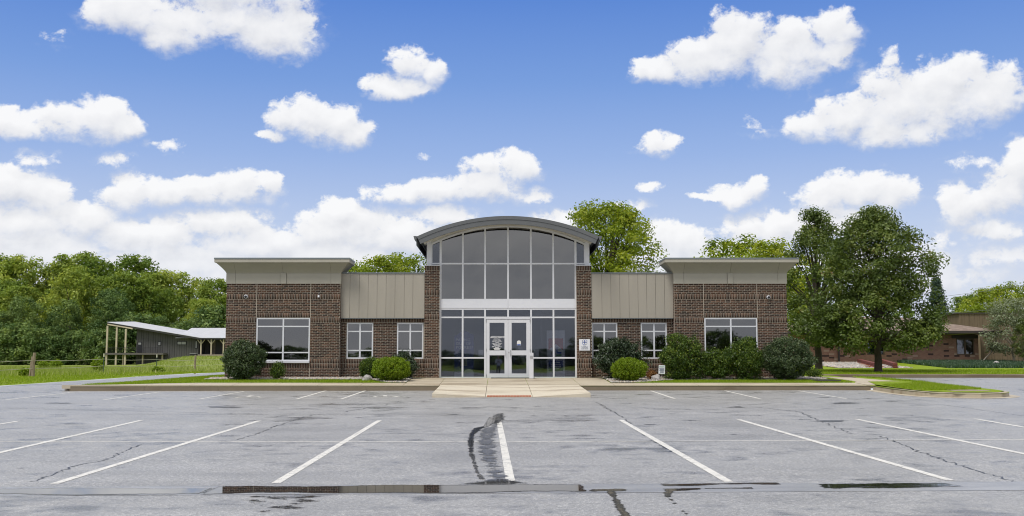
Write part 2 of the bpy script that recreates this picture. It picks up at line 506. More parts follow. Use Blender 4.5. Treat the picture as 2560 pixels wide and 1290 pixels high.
def water_mat(name='puddle_water', edge=0.5, base=(0.016, 0.016, 0.018), amp=1.9):
    """thin film of water on dark wet asphalt; the attribute 'film' runs from 0 at the rim to 1 inside"""
    m, t, out = new_mat(name)
    v = pos(t)
    at = t.node('ShaderNodeAttribute'); at.attribute_name = 'film'
    n = t.noise(t.vmath('MULTIPLY', v, (1.0, 1.4, 1)), 3.2, 6, 0.68)
    n2 = t.noise(v, 45, 3, 0.6)
    k = t.math('ADD', at.outputs['Fac'], t.math('MULTIPLY_ADD', t.math('SUBTRACT', n, 0.5), amp, t.math('MULTIPLY', t.math('SUBTRACT', n2, 0.5), 0.5)))
    cover = t.sstep(k, edge - 0.06, edge + 0.10)
    p = t.node('ShaderNodeBsdfPrincipled')
    p.inputs['Base Color'].default_value = (*base, 1)
    p.inputs['IOR'].default_value = 1.36
    t.put(p.inputs['Roughness'], t.sstep(k, edge, edge + 0.5, 0.16, 0.015))
    tr = t.node('ShaderNodeBsdfTransparent')
    mx = t.node('ShaderNodeMixShader')
    t.put(mx.inputs[0], cover)
    t.l.new(tr.outputs[0], mx.inputs[1]); t.l.new(p.outputs[0], mx.inputs[2])
    t.l.new(mx.outputs[0], out.inputs['Surface'])
    return m
M['water'] = water_mat()
M['damp'] = water_mat('damp_film', 0.46, (0.10, 0.10, 0.102), 1.25)
for nd in M['damp'].node_tree.nodes:
    if nd.type == 'MAP_RANGE' and abs(nd.inputs['To Max'].default_value - 0.015) < 1e-4: nd.inputs['To Min'].default_value, nd.inputs['To Max'].default_value = 0.38, 0.2

def paint_mat():
    m, t, out = new_mat('line_paint')
    v = pos(t)
    n = t.noise(v, 9, 6, 0.7)
    f = t.noise(v, 70, 3, 0.7)
    wear = t.sstep(t.math('MULTIPLY_ADD', f, 0.5, t.math('MULTIPLY', n, 0.6)), 0.53, 0.68)
    c = t.mix(t.math('MULTIPLY', wear, 0.75), (0.70, 0.675, 0.61), (0.20, 0.20, 0.20))
    p = principled(t, out, Base_Color=c, Roughness=0.5)
    bump(t, p, f, 0.3, 0.004)
    return m
M['paint'] = paint_mat()

def grass_ground():
    m, t, out = new_mat('grass_ground')
    v = pos(t)
    s = t.node('ShaderNodeSeparateXYZ'); t.put(s.inputs[0], v)
    a = t.noise(v, 0.22, 5, 0.6)
    b = t.noise(v, 2.2, 6, 0.7)
    c = t.noise(t.vmath('MULTIPLY', v, (1, 0.5, 1)), 14, 4, 0.7)
    mow = t.ramp(t.math('MULTIPLY_ADD', c, 0.6, t.math('MULTIPLY', b, 0.4)), [(0.25, (0.115, 0.175, 0.008)), (0.5, (0.20, 0.275, 0.012)), (0.75, (0.28, 0.35, 0.025))])
    mead = t.ramp(t.math('MULTIPLY_ADD', c, 0.45, t.math('MULTIPLY', b, 0.55)), [(0.25, (0.13, 0.175, 0.025)), (0.5, (0.235, 0.285, 0.06)), (0.75, (0.36, 0.385, 0.13))])
    # the mown strip ends a few metres short of the rope fence, the rough meadow begins there
    fence_y = t.math('MULTIPLY_ADD', s.outputs[0], 1.35, 80.5)
    d = t.math('SUBTRACT', t.math('ADD', s.outputs[1], t.math('MULTIPLY', b, 3.0)), fence_y)
    left = t.math('LESS_THAN', s.outputs[0], -12.0)
    rough = t.math('MULTIPLY', t.sstep(d, -1.0, 2.0), left)
    col = t.mix(rough, mow, mead)
    col = t.vmath('SCALE', col, c=t.math('MULTIPLY_ADD', a, 0.9, 0.56))
    p = principled(t, out, Base_Color=col, Roughness=0.85)
    p.inputs['Specular IOR Level'].default_value = 0.2
    bump(t, p, t.math('ADD', b, c), 0.8, 0.06)
    return m
M['grass_ground'] = grass_ground()

def blade_mat(name, stops):
    m, t, out = new_mat(name)
    at = t.node('ShaderNodeAttribute'); at.attribute_name = 'tint'
    c = t.ramp(at.outputs['Fac'], stops)
    d = t.node('ShaderNodeBsdfDiffuse'); t.put(d.inputs['Color'], c)
    tr = t.node('ShaderNodeBsdfTranslucent'); t.put(tr.inputs['Color'], c)
    mx = t.node('ShaderNodeMixShader'); mx.inputs[0].default_value = 0.4
    t.l.new(d.outputs[0], mx.inputs[1]); t.l.new(tr.outputs[0], mx.inputs[2])
    t.l.new(mx.outputs[0], out.inputs['Surface'])
    return m
M['blade'] = blade_mat('grass_blade', [(0, (0.14, 0.23, 0.010)), (0.5, (0.26, 0.37, 0.022)), (0.85, (0.38, 0.46, 0.06)), (1, (0.46, 0.47, 0.15))])
M['weed'] = blade_mat('meadow_weed', [(0, (0.15, 0.22, 0.02)), (0.5, (0.30, 0.37, 0.07)), (0.85, (0.42, 0.46, 0.15)), (1, (0.55, 0.53, 0.28))])

# ---------------------------------------------------------------- heights of the site
def interp(x, xs, ys): return float(np.interp(x, xs, ys))
def lot_z(x, y):
    z = interp(y, [-40, 0, 9.5, 11.9, 12.4, 12.9, 24.3, 33.7, 39.35, 45, 54, 67, 80], [0.55, 0.16, 0.042, 0.003, 0.0, 0.002, 0.135, 0.280, 0.365, 0.53, 0.69, 0.73, 0.74])
    c = interp(y, [0, 13, 24, 39, 44], [0.004, 0.004, 0.0027, 0.0010, 0.0])
    return z + c * max(-30, min(30, x))
def site_z(y): return interp(y, [33, 39.35, 43.9, 46, 60], [0.43, 0.556, 0.745, 0.76, 0.78])
def site_xy(x, y):
    """the front beds and strips; they fall to the driveway at their left end"""
    z = site_z(y)
    if x < -11.5:
        t = max(0.0, min(1.0, (x + 15.8) / 4.3))
        lo = interp(y, [39.35, 40.8, 44, 54, 67], [0.556, 0.53, 0.53, 0.70, 0.74])
        z = lo + (z - lo) * t * t * (3 - 2 * t)
    return z
def terrain_z(x, y):
    if y < 20: return lot_z(x, y) + 0.04
    if -16.6 < x < 17.2 and y > 32.9 and y < 51: return site_xy(x, y)
    if -16.6 < x <= -11 and 51 <= y < 78: return site_xy(x, y)
    if x <= -14:                                               # left lawn, meadow and the bank by the grey house
        z = interp(y, [33, 42, 49, 60, 90, 140, 230, 400], [0.33, 0.46, 0.62, 0.74, 0.62, 0.55, 0.5, 0.5])
        k = max(0.0, min(1.0, (x / y + 0.352) / 0.062))
        bank = k * k * (3 - 2 * k) * interp(y, [84, 105, 135, 400], [0, 0.5, 1.0, 1.0]) * 1.35
        return z + bank
    z = interp(y, [46, 51.4, 62, 73, 84, 100, 400], [0.60, 0.62, 0.86, 0.90, 1.30, 1.30, 1.2])
    if x < 16:
        z = min(z, 0.8) if y < 70 else z
    return z

# asphalt outline, counter-clockwise in plan
DRIVE_OUT = [(-17.6, 78), (-17.5, 67), (-17.4, 60), (-18.3, 49.3), (-19.3, 44.4), (-20.1, 42.3), (-24, 40.6), (-45, 37), (-70, 35)]
ISLAND = [(15.7, 46.4), (16.45, 43.8), (16.8, 41), (16.95, 38), (16.95, 35.6), (16.75, 34.5), (16.2, 33.75), (15.3, 33.4), (14.55, 33.55), (14.0, 34.2), (13.8, 35.2), (13.78, 37), (13.97, 39.35)]
DRIVE_IN = [(-15.95, 39.35), (-16.45, 39.9), (-16.4, 43), (-16.1, 44.7), (-15.2, 48.5), (-14.1, 54), (-14.0, 78)]
LAWN_KERB = [(15.75, 51.3), (60, 51.3)]
LOT = DRIVE_OUT + [(-70, -28), (60, -28), (60, 51.3)] + [(15.75, 51.3), (15.6, 48)] + ISLAND + DRIVE_IN
def dens_poly(poly, step):
    out = []
    for i, a in enumerate(poly):
        b = poly[(i + 1) % len(poly)]
        n = max(1, int(math.dist(a, b) / step))
        for k in range(n): out.append((a[0] + (b[0] - a[0]) * k / n, a[1] + (b[1] - a[1]) * k / n))
    return out
LOTD = np.array(dens_poly(LOT, 1.0))
def in_poly(px, py, poly):
    px, py = np.asarray(px, float), np.asarray(py, float)
    poly = np.asarray(poly, float)
    ins = np.zeros(px.shape, bool)
    x0, y0 = poly[:, 0], poly[:, 1]
    x1, y1 = np.roll(x0, -1), np.roll(y0, -1)
    for a, b, c, d in zip(x0, y0, x1, y1):
        if b == d: continue
        cond = (b > py) != (d > py)
        ins ^= cond & (px < (c - a) * (py - b) / (d - b) + a)
    return ins
rng = np.random.default_rng(7)
def cdt_ground():
    pts = [tuple(p) for p in LOTD]
    nb = len(pts)
    gx = np.concatenate([np.arange(-2600, -300, 230), np.arange(-300, -64, 12), np.arange(-64, 64, 2.0), np.arange(64, 300, 12), np.arange(300, 2601, 230)])
    gy = np.concatenate([np.arange(-1500, -120, 200), np.arange(-120, -28, 12), np.arange(-28, 110, 2.0), np.arange(110, 260, 6), np.arange(260, 600, 40), np.arange(600, 3001, 240)])
    G = np.array([(x, y) for x in gx for y in gy]) + rng.uniform(-0.3, 0.3, (len(gx) * len(gy), 2))
    # keep clear of the outline
    rows = [9.5, 10.3, 11.1, 11.9, 12.15, 12.4, 12.65, 12.9] + list(np.arange(13.6, 39.3, 0.8)) + [24.3, 33.7]
    fr = np.array([(x, y) for x in np.arange(-50, 50.1, 2.5) for y in rows])
    G = G[~((np.abs(G[:, 0]) < 51) & (G[:, 1] > 9) & (G[:, 1] < 39.3))]
    G = np.r_[G, fr]
    dmin = np.min(np.hypot(G[:, None, 0] - LOTD[None, ::2, 0], G[:, None, 1] - LOTD[None, ::2, 1]), axis=1)
    G = G[dmin > 0.9]
    pts += [tuple(p) for p in G]
    edges = [(i, (i + 1) % nb) for i in range(nb)]
    vs, _, fs, ov, _, _ = geometry.delaunay_2d_cdt([Vector(p) for p in pts], edges, [], 0, 1e-4)
    vs = np.array([(v.x, v.y) for v in vs])
    fs = np.array(fs)
    cen = vs[fs].mean(axis=1)
    inside = in_poly(cen[:, 0], cen[:, 1], LOTD)
    onb = np.zeros(len(vs), bool)
    for i, o in enumerate(ov):
        if any(k < nb for k in o): onb[i] = True
    zl = np.array([lot_z(x, y) for x, y in vs])
    zt = np.array([terrain_z(x, y) for x, y in vs])
    zt[onb] = np.maximum(zl[onb] + 0.012, np.minimum(zt[onb], zl[onb] + 0.16))
    def part(sel, z, name, mat):
        f = fs[sel]
        used, inv = np.unique(f, return_inverse=True)
        me = np_mesh(name, np.c_[vs[used], z[used]], inv.reshape(f.shape), mat, smooth=True)
        return link(name, me)
    lot = part(inside, zl, 'parking_lot', M['asphalt'])
    gr = part(~inside, zt, 'ground', M['grass_ground'])
    return lot, gr
parking_lot, ground = cdt_ground()
tag(parking_lot, 'wet grey asphalt parking lot', kind='structure')
tag(ground, 'mown green grass and rough meadow', kind='structure')

# ---------------------------------------------------------------- markings on the lot
def lot_strip(pts, width, lift=0.004, jitter=0.0, seed=0, wmin=None):
    """flat ribbon laid on the asphalt along plan points"""
    r = random.Random(seed)
    d = []
    for a, b in zip(pts[:-1], pts[1:]):
        n = max(1, int(math.dist(a, b) / (0.12 if jitter else 0.6)))
        d += [(a[0] + (b[0] - a[0]) * k / n, a[1] + (b[1] - a[1]) * k / n) for k in range(n)]
    d.append(pts[-1])
    if jitter: d = [(x + r.uniform(-jitter, jitter), y + r.uniform(-jitter, jitter)) for x, y in d]
    mb = MB(); L = []
    for i, (x, y) in enumerate(d):
        a, b = d[max(i - 1, 0)], d[min(i + 1, len(d) - 1)]
        tx, ty = b[0] - a[0], b[1] - a[1]
        q = math.hypot(tx, ty) or 1
        w_ = (width if wmin is None else r.uniform(wmin, width)) / 2
        nx, ny = -ty / q * w_, tx / q * w_
        L.append(((x + nx, y + ny, lot_z(x + nx, y + ny) + lift), (x - nx, y - ny, lot_z(x - nx, y - ny) + lift)))
    for p, q in zip(L[:-1], L[1:]): mb.face([p[0], p[1], q[1], q[0]])
    return mb
def ground_pt(px, py):
    """where a photo position meets the lot"""
    d = raydir(px, py)
    y = 25.0
    for _ in range(30):
        x = d[0] / d[1] * y
        y_new = (lot_z(x, y) - CAMZ) / (d[2] / d[1])
        y = 0.5 * y + 0.5 * min(60, max(6, y_new))
    return (d[0] / d[1] * y, y)
near_lines = [((353, 1051), (-300, 1200)), ((648, 1052), (135, 1210)), ((949, 1051), (690, 1208)), ((1247, 1050), (1277, 1207)), ((1552, 1050), (1822, 1205)), ((1847, 1049), (2375, 1201)), ((2141, 1048), (2860, 1197)), ((2437, 1047), (3300, 1195)), ((45, 1053), (-900, 1210))]
for a, b in near_lines:
    lot_strip([ground_pt(*a), ground_pt(*b)], 0.115).build('parking_line', M['paint'], parking_lot)
lot_strip([ground_pt(-40, 1104), ground_pt(1270, 1105), ground_pt(2600, 1099)], 0.075).build('parking_line', M['paint'], parking_lot)
far_lines = [((190, 980), (14, 1000)), ((399, 980), (258, 1000)), ((609, 979), (498, 998)), ((814, 977), (741, 998)), ((913, 977), (853, 998)), ((1627, 977), (1687, 997)), ((1812, 977), (1900, 997)), ((1995, 977), (2117, 997))]
for a, b in far_lines:
    lot_strip([ground_pt(*a), ground_pt(*b)], 0.10).build('parking_line', M['paint'], parking_lot)
for ya, yb, xa, xb in ((979, 979, 806, 890), (982, 982, 797, 885), (985.5, 985.5, 788, 878), (989, 989, 776, 868), (992.5, 992.5, 764, 858), (997, 997.5, 745, 850)):
    lot_strip([ground_pt(xa, ya), ground_pt(xb, yb)], 0.09).build('hatch_line', M['paint'], parking_lot)
def wheelchair(px, py):
    c = ground_pt(px, py)
    mb = MB()
    def add(pts): mb.face([(c[0] + x, c[1] + y, lot_z(c[0] + x, c[1] + y) + 0.005) for x, y in pts])
    s = 0.62
    for k in range(14):                                    # wheel ring, open at the upper right
        a0, a1 = R(100 + k * 19), R(100 + (k + 1) * 19)
        add([(s * (0.62 * math.cos(a)) - 0.05, s * (0.62 * math.sin(a)) - 0.25) for a in (a0, a1)] + [(s * (0.46 * math.cos(a)) - 0.05, s * (0.46 * math.sin(a)) - 0.25) for a in (a1, a0)])
    add([(s * 0.17 * math.cos(R(40 * k)) - 0.12, s * 0.17 * math.sin(R(40 * k)) + 0.72) for k in range(9)])
    add([(-0.18, 0.58), (-0.05, 0.58), (0.0, 0.05), (-0.13, 0.05)])
    add([(-0.08, 0.34), (-0.08, 0.26), (0.26, 0.26), (0.26, 0.34)])
    add([(-0.13, 0.05), (-0.13, -0.06), (0.34, -0.06), (0.34, 0.05)])
    add([(0.24, -0.06), (0.34, -0.06), (0.52, -0.52), (0.42, -0.55)])
    add([(0.42, -0.55), (0.46, -0.45), (0.66, -0.38), (0.66, -0.48)])
    mb.build('wheelchair_symbol', M['paint'], parking_lot)
wheelchair(625, 992); wheelchair(967, 991)
# wandering cracks
M['crack'] = simple('crack_filler', (0.018, 0.018, 0.019), 0.35, 0.2, 8)
cracks = [[(590, 1100), (640, 1085), (700, 1062), (760, 1042), (800, 1035)], [(80, 1205), (190, 1165), (260, 1150), (350, 1112)],
          [(200, 1035), (700, 1036), (1000, 1037), (1215, 1039)], [(480, 1018), (620, 1012), (960, 1012)], [(2200, 1090), (2300, 1130), (2420, 1170), (2560, 1210)],
          [(1890, 1018), (2000, 1030), (2130, 1085)], [(1490, 1005), (1560, 1045), (1600, 1080), (1680, 1130)], [(860, 1030), (980, 1010), (1090, 998)],
          [(2240, 1008), (2360, 1012), (2560, 1040)], [(1300, 1030), (1480, 1022), (1700, 1022)], [(0, 1020), (260, 1026), (520, 1032)]]
for i, c in enumerate(cracks):
    lot_strip([ground_pt(*p) for p in c], 0.035, 0.003, 0.05, i, 0.006).build('crack', M['crack'], parking_lot)

# ---------------------------------------------------------------- standing water
def puddle(name, outline, label, film_inner=1.0, level=None, step=0.10, lift=0.006, soft=0.35, mat='water'):
    """outline: plan polygon; a fine grid inside it carries the film depth (0 at the rim)"""
    poly = np.array(outline)
    x0, y0 = poly.min(0); x1, y1 = poly.max(0)
    nx, ny = max(3, int((x1 - x0) / step)), max(3, int((y1 - y0) / (step * 0.6)))
    X, Y = np.meshgrid(np.linspace(x0, x1, nx), np.linspace(y0, y1, ny), indexing='ij')
    ins = in_poly(X, Y, poly)
    dm = np.full(X.shape, 1e9)
    for a, b in zip(poly, np.roll(poly, -1, axis=0)):
        ab = b - a; L2 = (ab ** 2).sum() + 1e-9
        tt = np.clip(((X - a[0]) * ab[0] + (Y - a[1]) * ab[1]) / L2, 0, 1)
        dm = np.minimum(dm, np.hypot(X - a[0] - tt * ab[0], Y - a[1] - tt * ab[1]))
    if callable(film_inner): film_inner = np.vectorize(film_inner)(X)
    film = np.where(ins, np.clip(dm / soft, 0, 1) * film_inner, 0)
    Z = np.vectorize(lot_z)(X, Y) + lift if level is None else np.vectorize(lot_z)(X, np.full(X.shape, 12.4)) + level
    idx = np.arange(nx * ny).reshape(nx, ny)
    q = np.stack([idx[:-1, :-1], idx[1:, :-1], idx[1:, 1:], idx[:-1, 1:]], -1).reshape(-1, 4)
    keep = ins.ravel()[q].any(1)
    q = q[keep]
    used, inv = np.unique(q, return_inverse=True)
    V = np.c_[X.ravel(), Y.ravel(), Z.ravel()][used]
    me = np_mesh(name, V, inv.reshape(q.shape), M[mat], attrs={'film': film.ravel()[used]})
    o = link(name, me)
    return tag(o, label, 'puddle', kind='structure')
gp = ground_pt
def gutter(x):   # centre line of the shallow swale in front of the near stalls
    return 12.42 + 0.012 * x
def swale_mat():
    m, t, out = new_mat('swale_concrete')
    v = pos(t)
    n = t.noise(t.vmath('MULTIPLY', v, (0.4, 1.5, 1)), 2.0, 6, 0.65)
    f = t.noise(v, 60, 3, 0.7)
    c = t.ramp(t.math('MULTIPLY_ADD', f, 0.35, t.math('MULTIPLY', n, 0.65)), [(0.3, (0.16, 0.16, 0.162)), (0.5, (0.29, 0.287, 0.282)), (0.7, (0.42, 0.415, 0.40))])
    p = principled(t, out, Base_Color=c, Roughness=0.3)
    bump(t, p, f, 0.25, 0.006)
    return m
M['swale'] = swale_mat()
lot_strip([(-45, gutter(-45) + 0.02), (0, gutter(0) + 0.02), (45, gutter(45) + 0.02)], 0.84, 0.003).build('swale', M['swale'], parking_lot)
def strip_water(x0, x1, lo, hi, label, film, ph, soft=0.13, step=0.07):
    n = max(6, int((x1 - x0) / 0.35))
    xs = [x0 + (x1 - x0) * k / n for k in range(n + 1)]
    o = [(x, gutter(x) + lo + 0.05 * math.sin(x * 1.9 + ph) + 0.04 * math.sin(x * 4.3 + ph)) for x in xs] + [(x, gutter(x) + hi + 0.03 * math.sin(x * 1.3 + 2 + ph) + 0.04 * math.sin(x * 3.7 + ph)) for x in xs[::-1]]
    return puddle('puddle', o, label, film, step=step, soft=soft, level=0.009)
strip_water(-30, -3.32, -0.36, 0.30, 'bluish strip of standing water at the left of the lot', 1.2, 0.4)
strip_water(-3.40, 1.05, -0.37, 0.42, 'dark strip of standing water mirroring the brick wing, left of the middle stall line', 1.25, 0.0)
strip_water(1.0, 1.55, -0.34, 0.05, 'small dark end of the water strip right of the middle stall line', 0.9, 1.0)
strip_water(1.9, 3.45, 0.16, 0.46, 'small black puddle at the foot of the third stall line from the left', 0.8, 2.0, 0.1)
strip_water(2.0, 3.0, -0.22, -0.04, 'thin black line of water along the right of the swale', 0.85, 3.0, 0.07, 0.05)
strip_water(3.7, 5.5, -0.20, 0.42, 'black puddle mirroring trees in the swale at the right', 0.80, 4.0, 0.15)
stream = [gp(*p) for p in ((1240, 1032), (1275, 1034), (1282, 1048), (1266, 1068), (1262, 1100), (1268, 1140), (1282, 1170), (1305, 1196), (1345, 1211), (1100, 1211), (1186, 1197), (1182, 1170), (1168, 1130), (1170, 1090), (1180, 1072), (1206, 1066), (1214, 1050), (1224, 1042))]
puddle('puddle', stream, 'broad damp trickle running from the ramp to the strip of standing water', 0.84, step=0.06, soft=0.40, mat='damp')
edge_ = [(1222, 1043), (1214, 1056), (1206, 1066), (1182, 1071), (1171, 1086), (1167, 1105), (1169, 1130), (1176, 1155), (1184, 1180), (1196, 1200)]
trick = [gp(x_ - 3, y_) for x_, y_ in edge_] + [gp(x_ + 27 + 7 * math.sin(y_), y_) for x_, y_ in edge_[::-1]]
puddle('puddle', trick, 'narrow dark rivulet along the left edge of the damp trickle', 1.15, step=0.03, soft=0.10)
puddle('puddle', [gp(*p) for p in ((1225, 1034), (1268, 1033), (1276, 1046), (1262, 1060), (1246, 1066), (1222, 1062), (1214, 1048))], 'dark wet patch at the upper end of the middle stall line', 0.95, step=0.05, soft=0.3)
puddle('puddle', [gp(*p) for p in ((1110, 1213), (1190, 1200), (1260, 1196), (1310, 1200), (1345, 1212), (1290, 1216), (1180, 1217))], 'dark wet fan where the trickle meets the swale', 0.9, step=0.05, soft=0.25)
puddle('puddle', [gp(*p) for p in ((1500, 1226), (1545, 1228), (1552, 1245), (1572, 1270), (1600, 1300), (1545, 1300), (1528, 1262), (1518, 1240))], 'dark forked rivulet at the bottom edge of the lot, left of the other', 1.15, step=0.04, soft=0.10)
puddle('puddle', [gp(*p) for p in ((1650, 1222), (1760, 1220), (1765, 1226), (1690, 1230), (1685, 1245), (1705, 1268), (1740, 1292), (1712, 1292), (1676, 1262), (1655, 1240))], 'dark forked rivulet at the bottom edge of the lot, right of the other', 1.1, step=0.04, soft=0.09)
puddle('puddle', [gp(*p) for p in ((560, 1232), (860, 1231), (840, 1262), (780, 1288), (600, 1288), (570, 1262))], 'mottled damp area in front of the dark water strip', 0.42, step=0.07, soft=0.3)
for k, (px, py, rx, ry) in enumerate(((150, 1008, 60, 2.2), (60, 1040, 60, 2.2), (560, 1018, 70, 3), (1130, 1036, 45, 2.2), (2080, 1053, 70, 4.5), (1830, 1087, 45, 2.5), (180, 1060, 60, 3), (870, 1020, 30, 2), (740, 1238, 24, 6), (1000, 1244, 90, 7),
                                      (1640, 1062, 50, 3), (1730, 1052, 60, 2.5), (1840, 1018, 45, 3), (2110, 1008, 60, 3), (60, 1172, 70, 6), (500, 1098, 60, 2.5), (1020, 1120, 40, 2.5), (1950, 1240, 60, 7), (860, 1168, 50, 3), (2460, 1168, 70, 5), (2480, 1186, 60, 4), (1420, 1062, 30, 2))):
    c = [gp(px + rx * math.cos(R(a)) * (1 + 0.2 * math.sin(3 * R(a) + k)), py + ry * math.sin(R(a))) for a in range(0, 360, 20)]
    puddle('puddle', c, None, 0.62, step=0.09, soft=0.35, mat='damp')
PUD = [o for o in COL.objects if o.name.startswith('puddle') and 'label' not in o]
for o in PUD:
    o['label'] = 'thin patch of water lying in a hollow of the asphalt'
    o['group'] = 'water patches on the asphalt'

# ---------------------------------------------------------------- kerbs, walks, ramp
def kerb_run(pts, name, label, matn, h=0.165, wdt=0.16, top_fn=None, seg=3.0, gutterpan=False, capmat=None):
    root = empty(name, (pts[0][0], pts[0][1], lot_z(*pts[0])))
    tag(root, label, kind='structure')
    d = dens_poly(pts, 0.35)[:-1] if False else None
    # resample along the polyline
    acc = [0]
    for a, b in zip(pts[:-1], pts[1:]): acc.append(acc[-1] + math.dist(a, b))
    total = acc[-1]
    def at(s):
        return (interp(s, acc, [p[0] for p in pts]), interp(s, acc, [p[1] for p in pts]))
    n = max(1, round(total / seg))
    for k in range(n):
        s0, s1 = k * total / n + 0.005, (k + 1) * total / n - 0.005
        m_ = max(1, int((s1 - s0) / 0.4))
        mb = MB(); rings = []
        for i in range(m_ + 1):
            s = s0 + (s1 - s0) * i / m_
            p = at(s); a, b = at(max(0, s - 0.15)), at(min(total, s + 0.15))
            tx, ty = b[0] - a[0], b[1] - a[1]; q = math.hypot(tx, ty); tx, ty = tx / q, ty / q
            nx, ny = -ty, tx                                   # left of travel = inside
            z0 = lot_z(*p)
            zt = top_fn(*p) if top_fn else z0 + h
            prof = [(0.0, z0 - 0.05), (0.012, zt - 0.035), (0.035, zt - 0.006), (0.06, zt), (wdt, zt + 0.001), (wdt, z0 - 0.05)]
            rings.append([(p[0] + nx * o, p[1] + ny * o, z) for o, z in prof])
        for r0, r1 in zip(rings[:-1], rings[1:]):
            for i in range(5): mb.face([r0[i], r1[i], r1[i + 1], r0[i + 1]])
        mb.face(rings[0]); mb.face(rings[-1][::-1])
        mb.build('kerb_stone', M[matn], root, smooth=False)
        if gutterpan:
            g = MB(); rr = []
            for i in range(m_ + 1):
                s = s0 + (s1 - s0) * i / m_
                p = at(s); a, b = at(max(0, s - 0.15)), at(min(total, s + 0.15))
                tx, ty = b[0] - a[0], b[1] - a[1]; q = math.hypot(tx, ty); nx, ny = -ty / q, tx / q
                rr.append([(p[0] - nx * 0.32, p[1] - ny * 0.32, lot_z(p[0] - nx * 0.32, p[1] - ny * 0.32) + 0.006), (p[0] + nx * 0.02, p[1] + ny * 0.02, lot_z(*p) + 0.012)])
            for r0, r1 in zip(rr[:-1], rr[1:]): g.face([r0[0], r1[0], r1[1], r0[1]])
            g.build('gutter_pan', M['concrete'], root)
    return root
KT = lambda x, y: site_z(39.35)
kerb_run([(-15.95, 39.35), (-2.16, 39.35)], 'kerb', 'brown stained concrete kerb left of the ramp', 'kerb', top_fn=KT)
kerb_run([(3.02, 39.35), (13.9, 39.35)], 'kerb', 'brown stained concrete kerb right of the ramp', 'kerb', top_fn=KT)
kerb_run([(-16.35, 44.2), (-16.42, 41.5), (-16.45, 40.0), (-15.99, 39.37)], 'kerb', 'short end of the kerb beside the driveway', 'kerb', top_fn=lambda x, y: interp(y, [39.3, 44.2], [site_z(39.35), lot_z(x, y) + 0.03]))
isl = ISLAND[::-1]
kerb_run(isl, 'kerb', 'pale rounded concrete kerb around the grassy nose', 'kerb_light', gutterpan=True, top_fn=lambda x, y: lot_z(x, y) + interp(y, [33, 43, 46.4], [0.16, 0.16, 0.06]))
kerb_run([(15.75, 51.3), (60, 51.3)], 'kerb', 'long straight kerb along the far lawn', 'kerb', h=0.17)

def panel_walk(name, label, cells, matn, zfn, lift=0.012):
    root = empty(name, (cells[0][0][0], cells[0][0][1], zfn(*cells[0][0])))
    tag(root, label, kind='structure')
    for c in cells:
        mb = MB()
        top = [(x, y, zfn(x, y) + lift) for x, y in c]
        bot = [(x, y, zfn(x, y) - 0.12) for x, y in c]
        mb.face(top); mb.face(bot[::-1])
        for i in range(len(c)):
            j = (i + 1) % len(c); mb.face([bot[i], bot[j], top[j], top[i]])
        mb.build('concrete_panel', M[matn], root)
    return root
sz = site_xy
G = 0.007
def cellrow(x0, x1, y0, y1, n):
    w_ = (x1 - x0) / n
    return [[(x0 + k * w_ + G, y0 + G), (x0 + (k + 1) * w_ - G, y0 + G), (x0 + (k + 1) * w_ - G, y1 - G), (x0 + k * w_ + G, y1 - G)] for k in range(n)]
YF, YB = 39.372, 40.75
AX0, AX1 = -3.55, 4.35                                        # apron before the doors
cells = cellrow(-16.28, AX0, YF, YB, 8) + cellrow(AX1, 13.75, YF, YB, 6)
cells += cellrow(AX0, -2.2, YF, 44.12, 1) + cellrow(3.06, AX1, YF, 44.12, 1)
cells += cellrow(-2.2, -0.41, YF, 44.12, 1) + cellrow(-0.41, 1.13, YF, 44.12, 1) + cellrow(1.13, 3.06, YF, 44.12, 1)
panel_walk('sidewalk', 'tan concrete walk along the front of the office', cells, 'concrete', sz)
pw = [[(12.3, 47.9), (13.1, 47.9), (14.9, 44.6), (13.9, 44.4)], [(13.9 + 0.01, 44.38), (14.9, 44.58), (15.5, 42.2), (14.1, 41.6)], [(14.1, 41.58), (15.5, 42.18), (16.3, 40.6), (15.0, 39.6), (13.78, 39.55), (13.78, 40.75)]]
panel_walk('footpath', 'tan concrete path bending round the right wing', pw, 'concrete', sz, 0.02)

ramp = empty('entrance_ramp', (0.36, 37, 0.4))
tag(ramp, 'pale concrete kerb ramp flaring out before the glass doors', kind='structure')
RX = [-2.15, -0.41, 1.13, 3.02]; RYF = 34.35; RYB = 39.505
ztop = site_z(39.35) + 0.012
zc = lambda x: lot_z(x, RYF) + 0.012
def ramp_panel(xa, xb, za, zb, name='ramp_panel'):
    mb = MB(); n = 10; g = 0.008
    L = []
    for i in range(n + 1):
        t_ = i / n; y = RYB + (RYF - RYB) * t_
        k = min(1, max(0, (t_ - 0.06) / 0.94))
        L.append(((xa + g, y, ztop + (za - ztop) * k), (xb - g, y, ztop + (zb - ztop) * k)))
    for p, q in zip(L[:-1], L[1:]): mb.face([p[0], p[1], q[1], q[0]])
    f = L[-1]; fb = [(q[0], q[1], lot_z(q[0], q[1]) - 0.03) for q in f]
    mb.face([f[0], f[1], fb[1], fb[0]])
    for e_ in (0, 1):
        for p, q in zip(L[:-1], L[1:]):
            mb.face([p[e_], q[e_], (q[e_][0], q[e_][1], lot_z(q[e_][0], q[e_][1]) - 0.03), (p[e_][0], p[e_][1], lot_z(p[e_][0], p[e_][1]) - 0.03)])
    return mb.build(name, M['concrete_ramp'], ramp)
hc = 0.135
ramp_panel(RX[0], RX[1], lot_z(RX[0], RYF) + hc, zc(RX[1]))
ramp_panel(RX[1], RX[2], zc(RX[1]), zc(RX[2]))
ramp_panel(RX[2], RX[3], zc(RX[2]), lot_z(RX[3], RYF) + hc)
M['tactile'] = simple('tactile_brick', (0.33, 0.11, 0.055), 0.7, 0.35, 7)
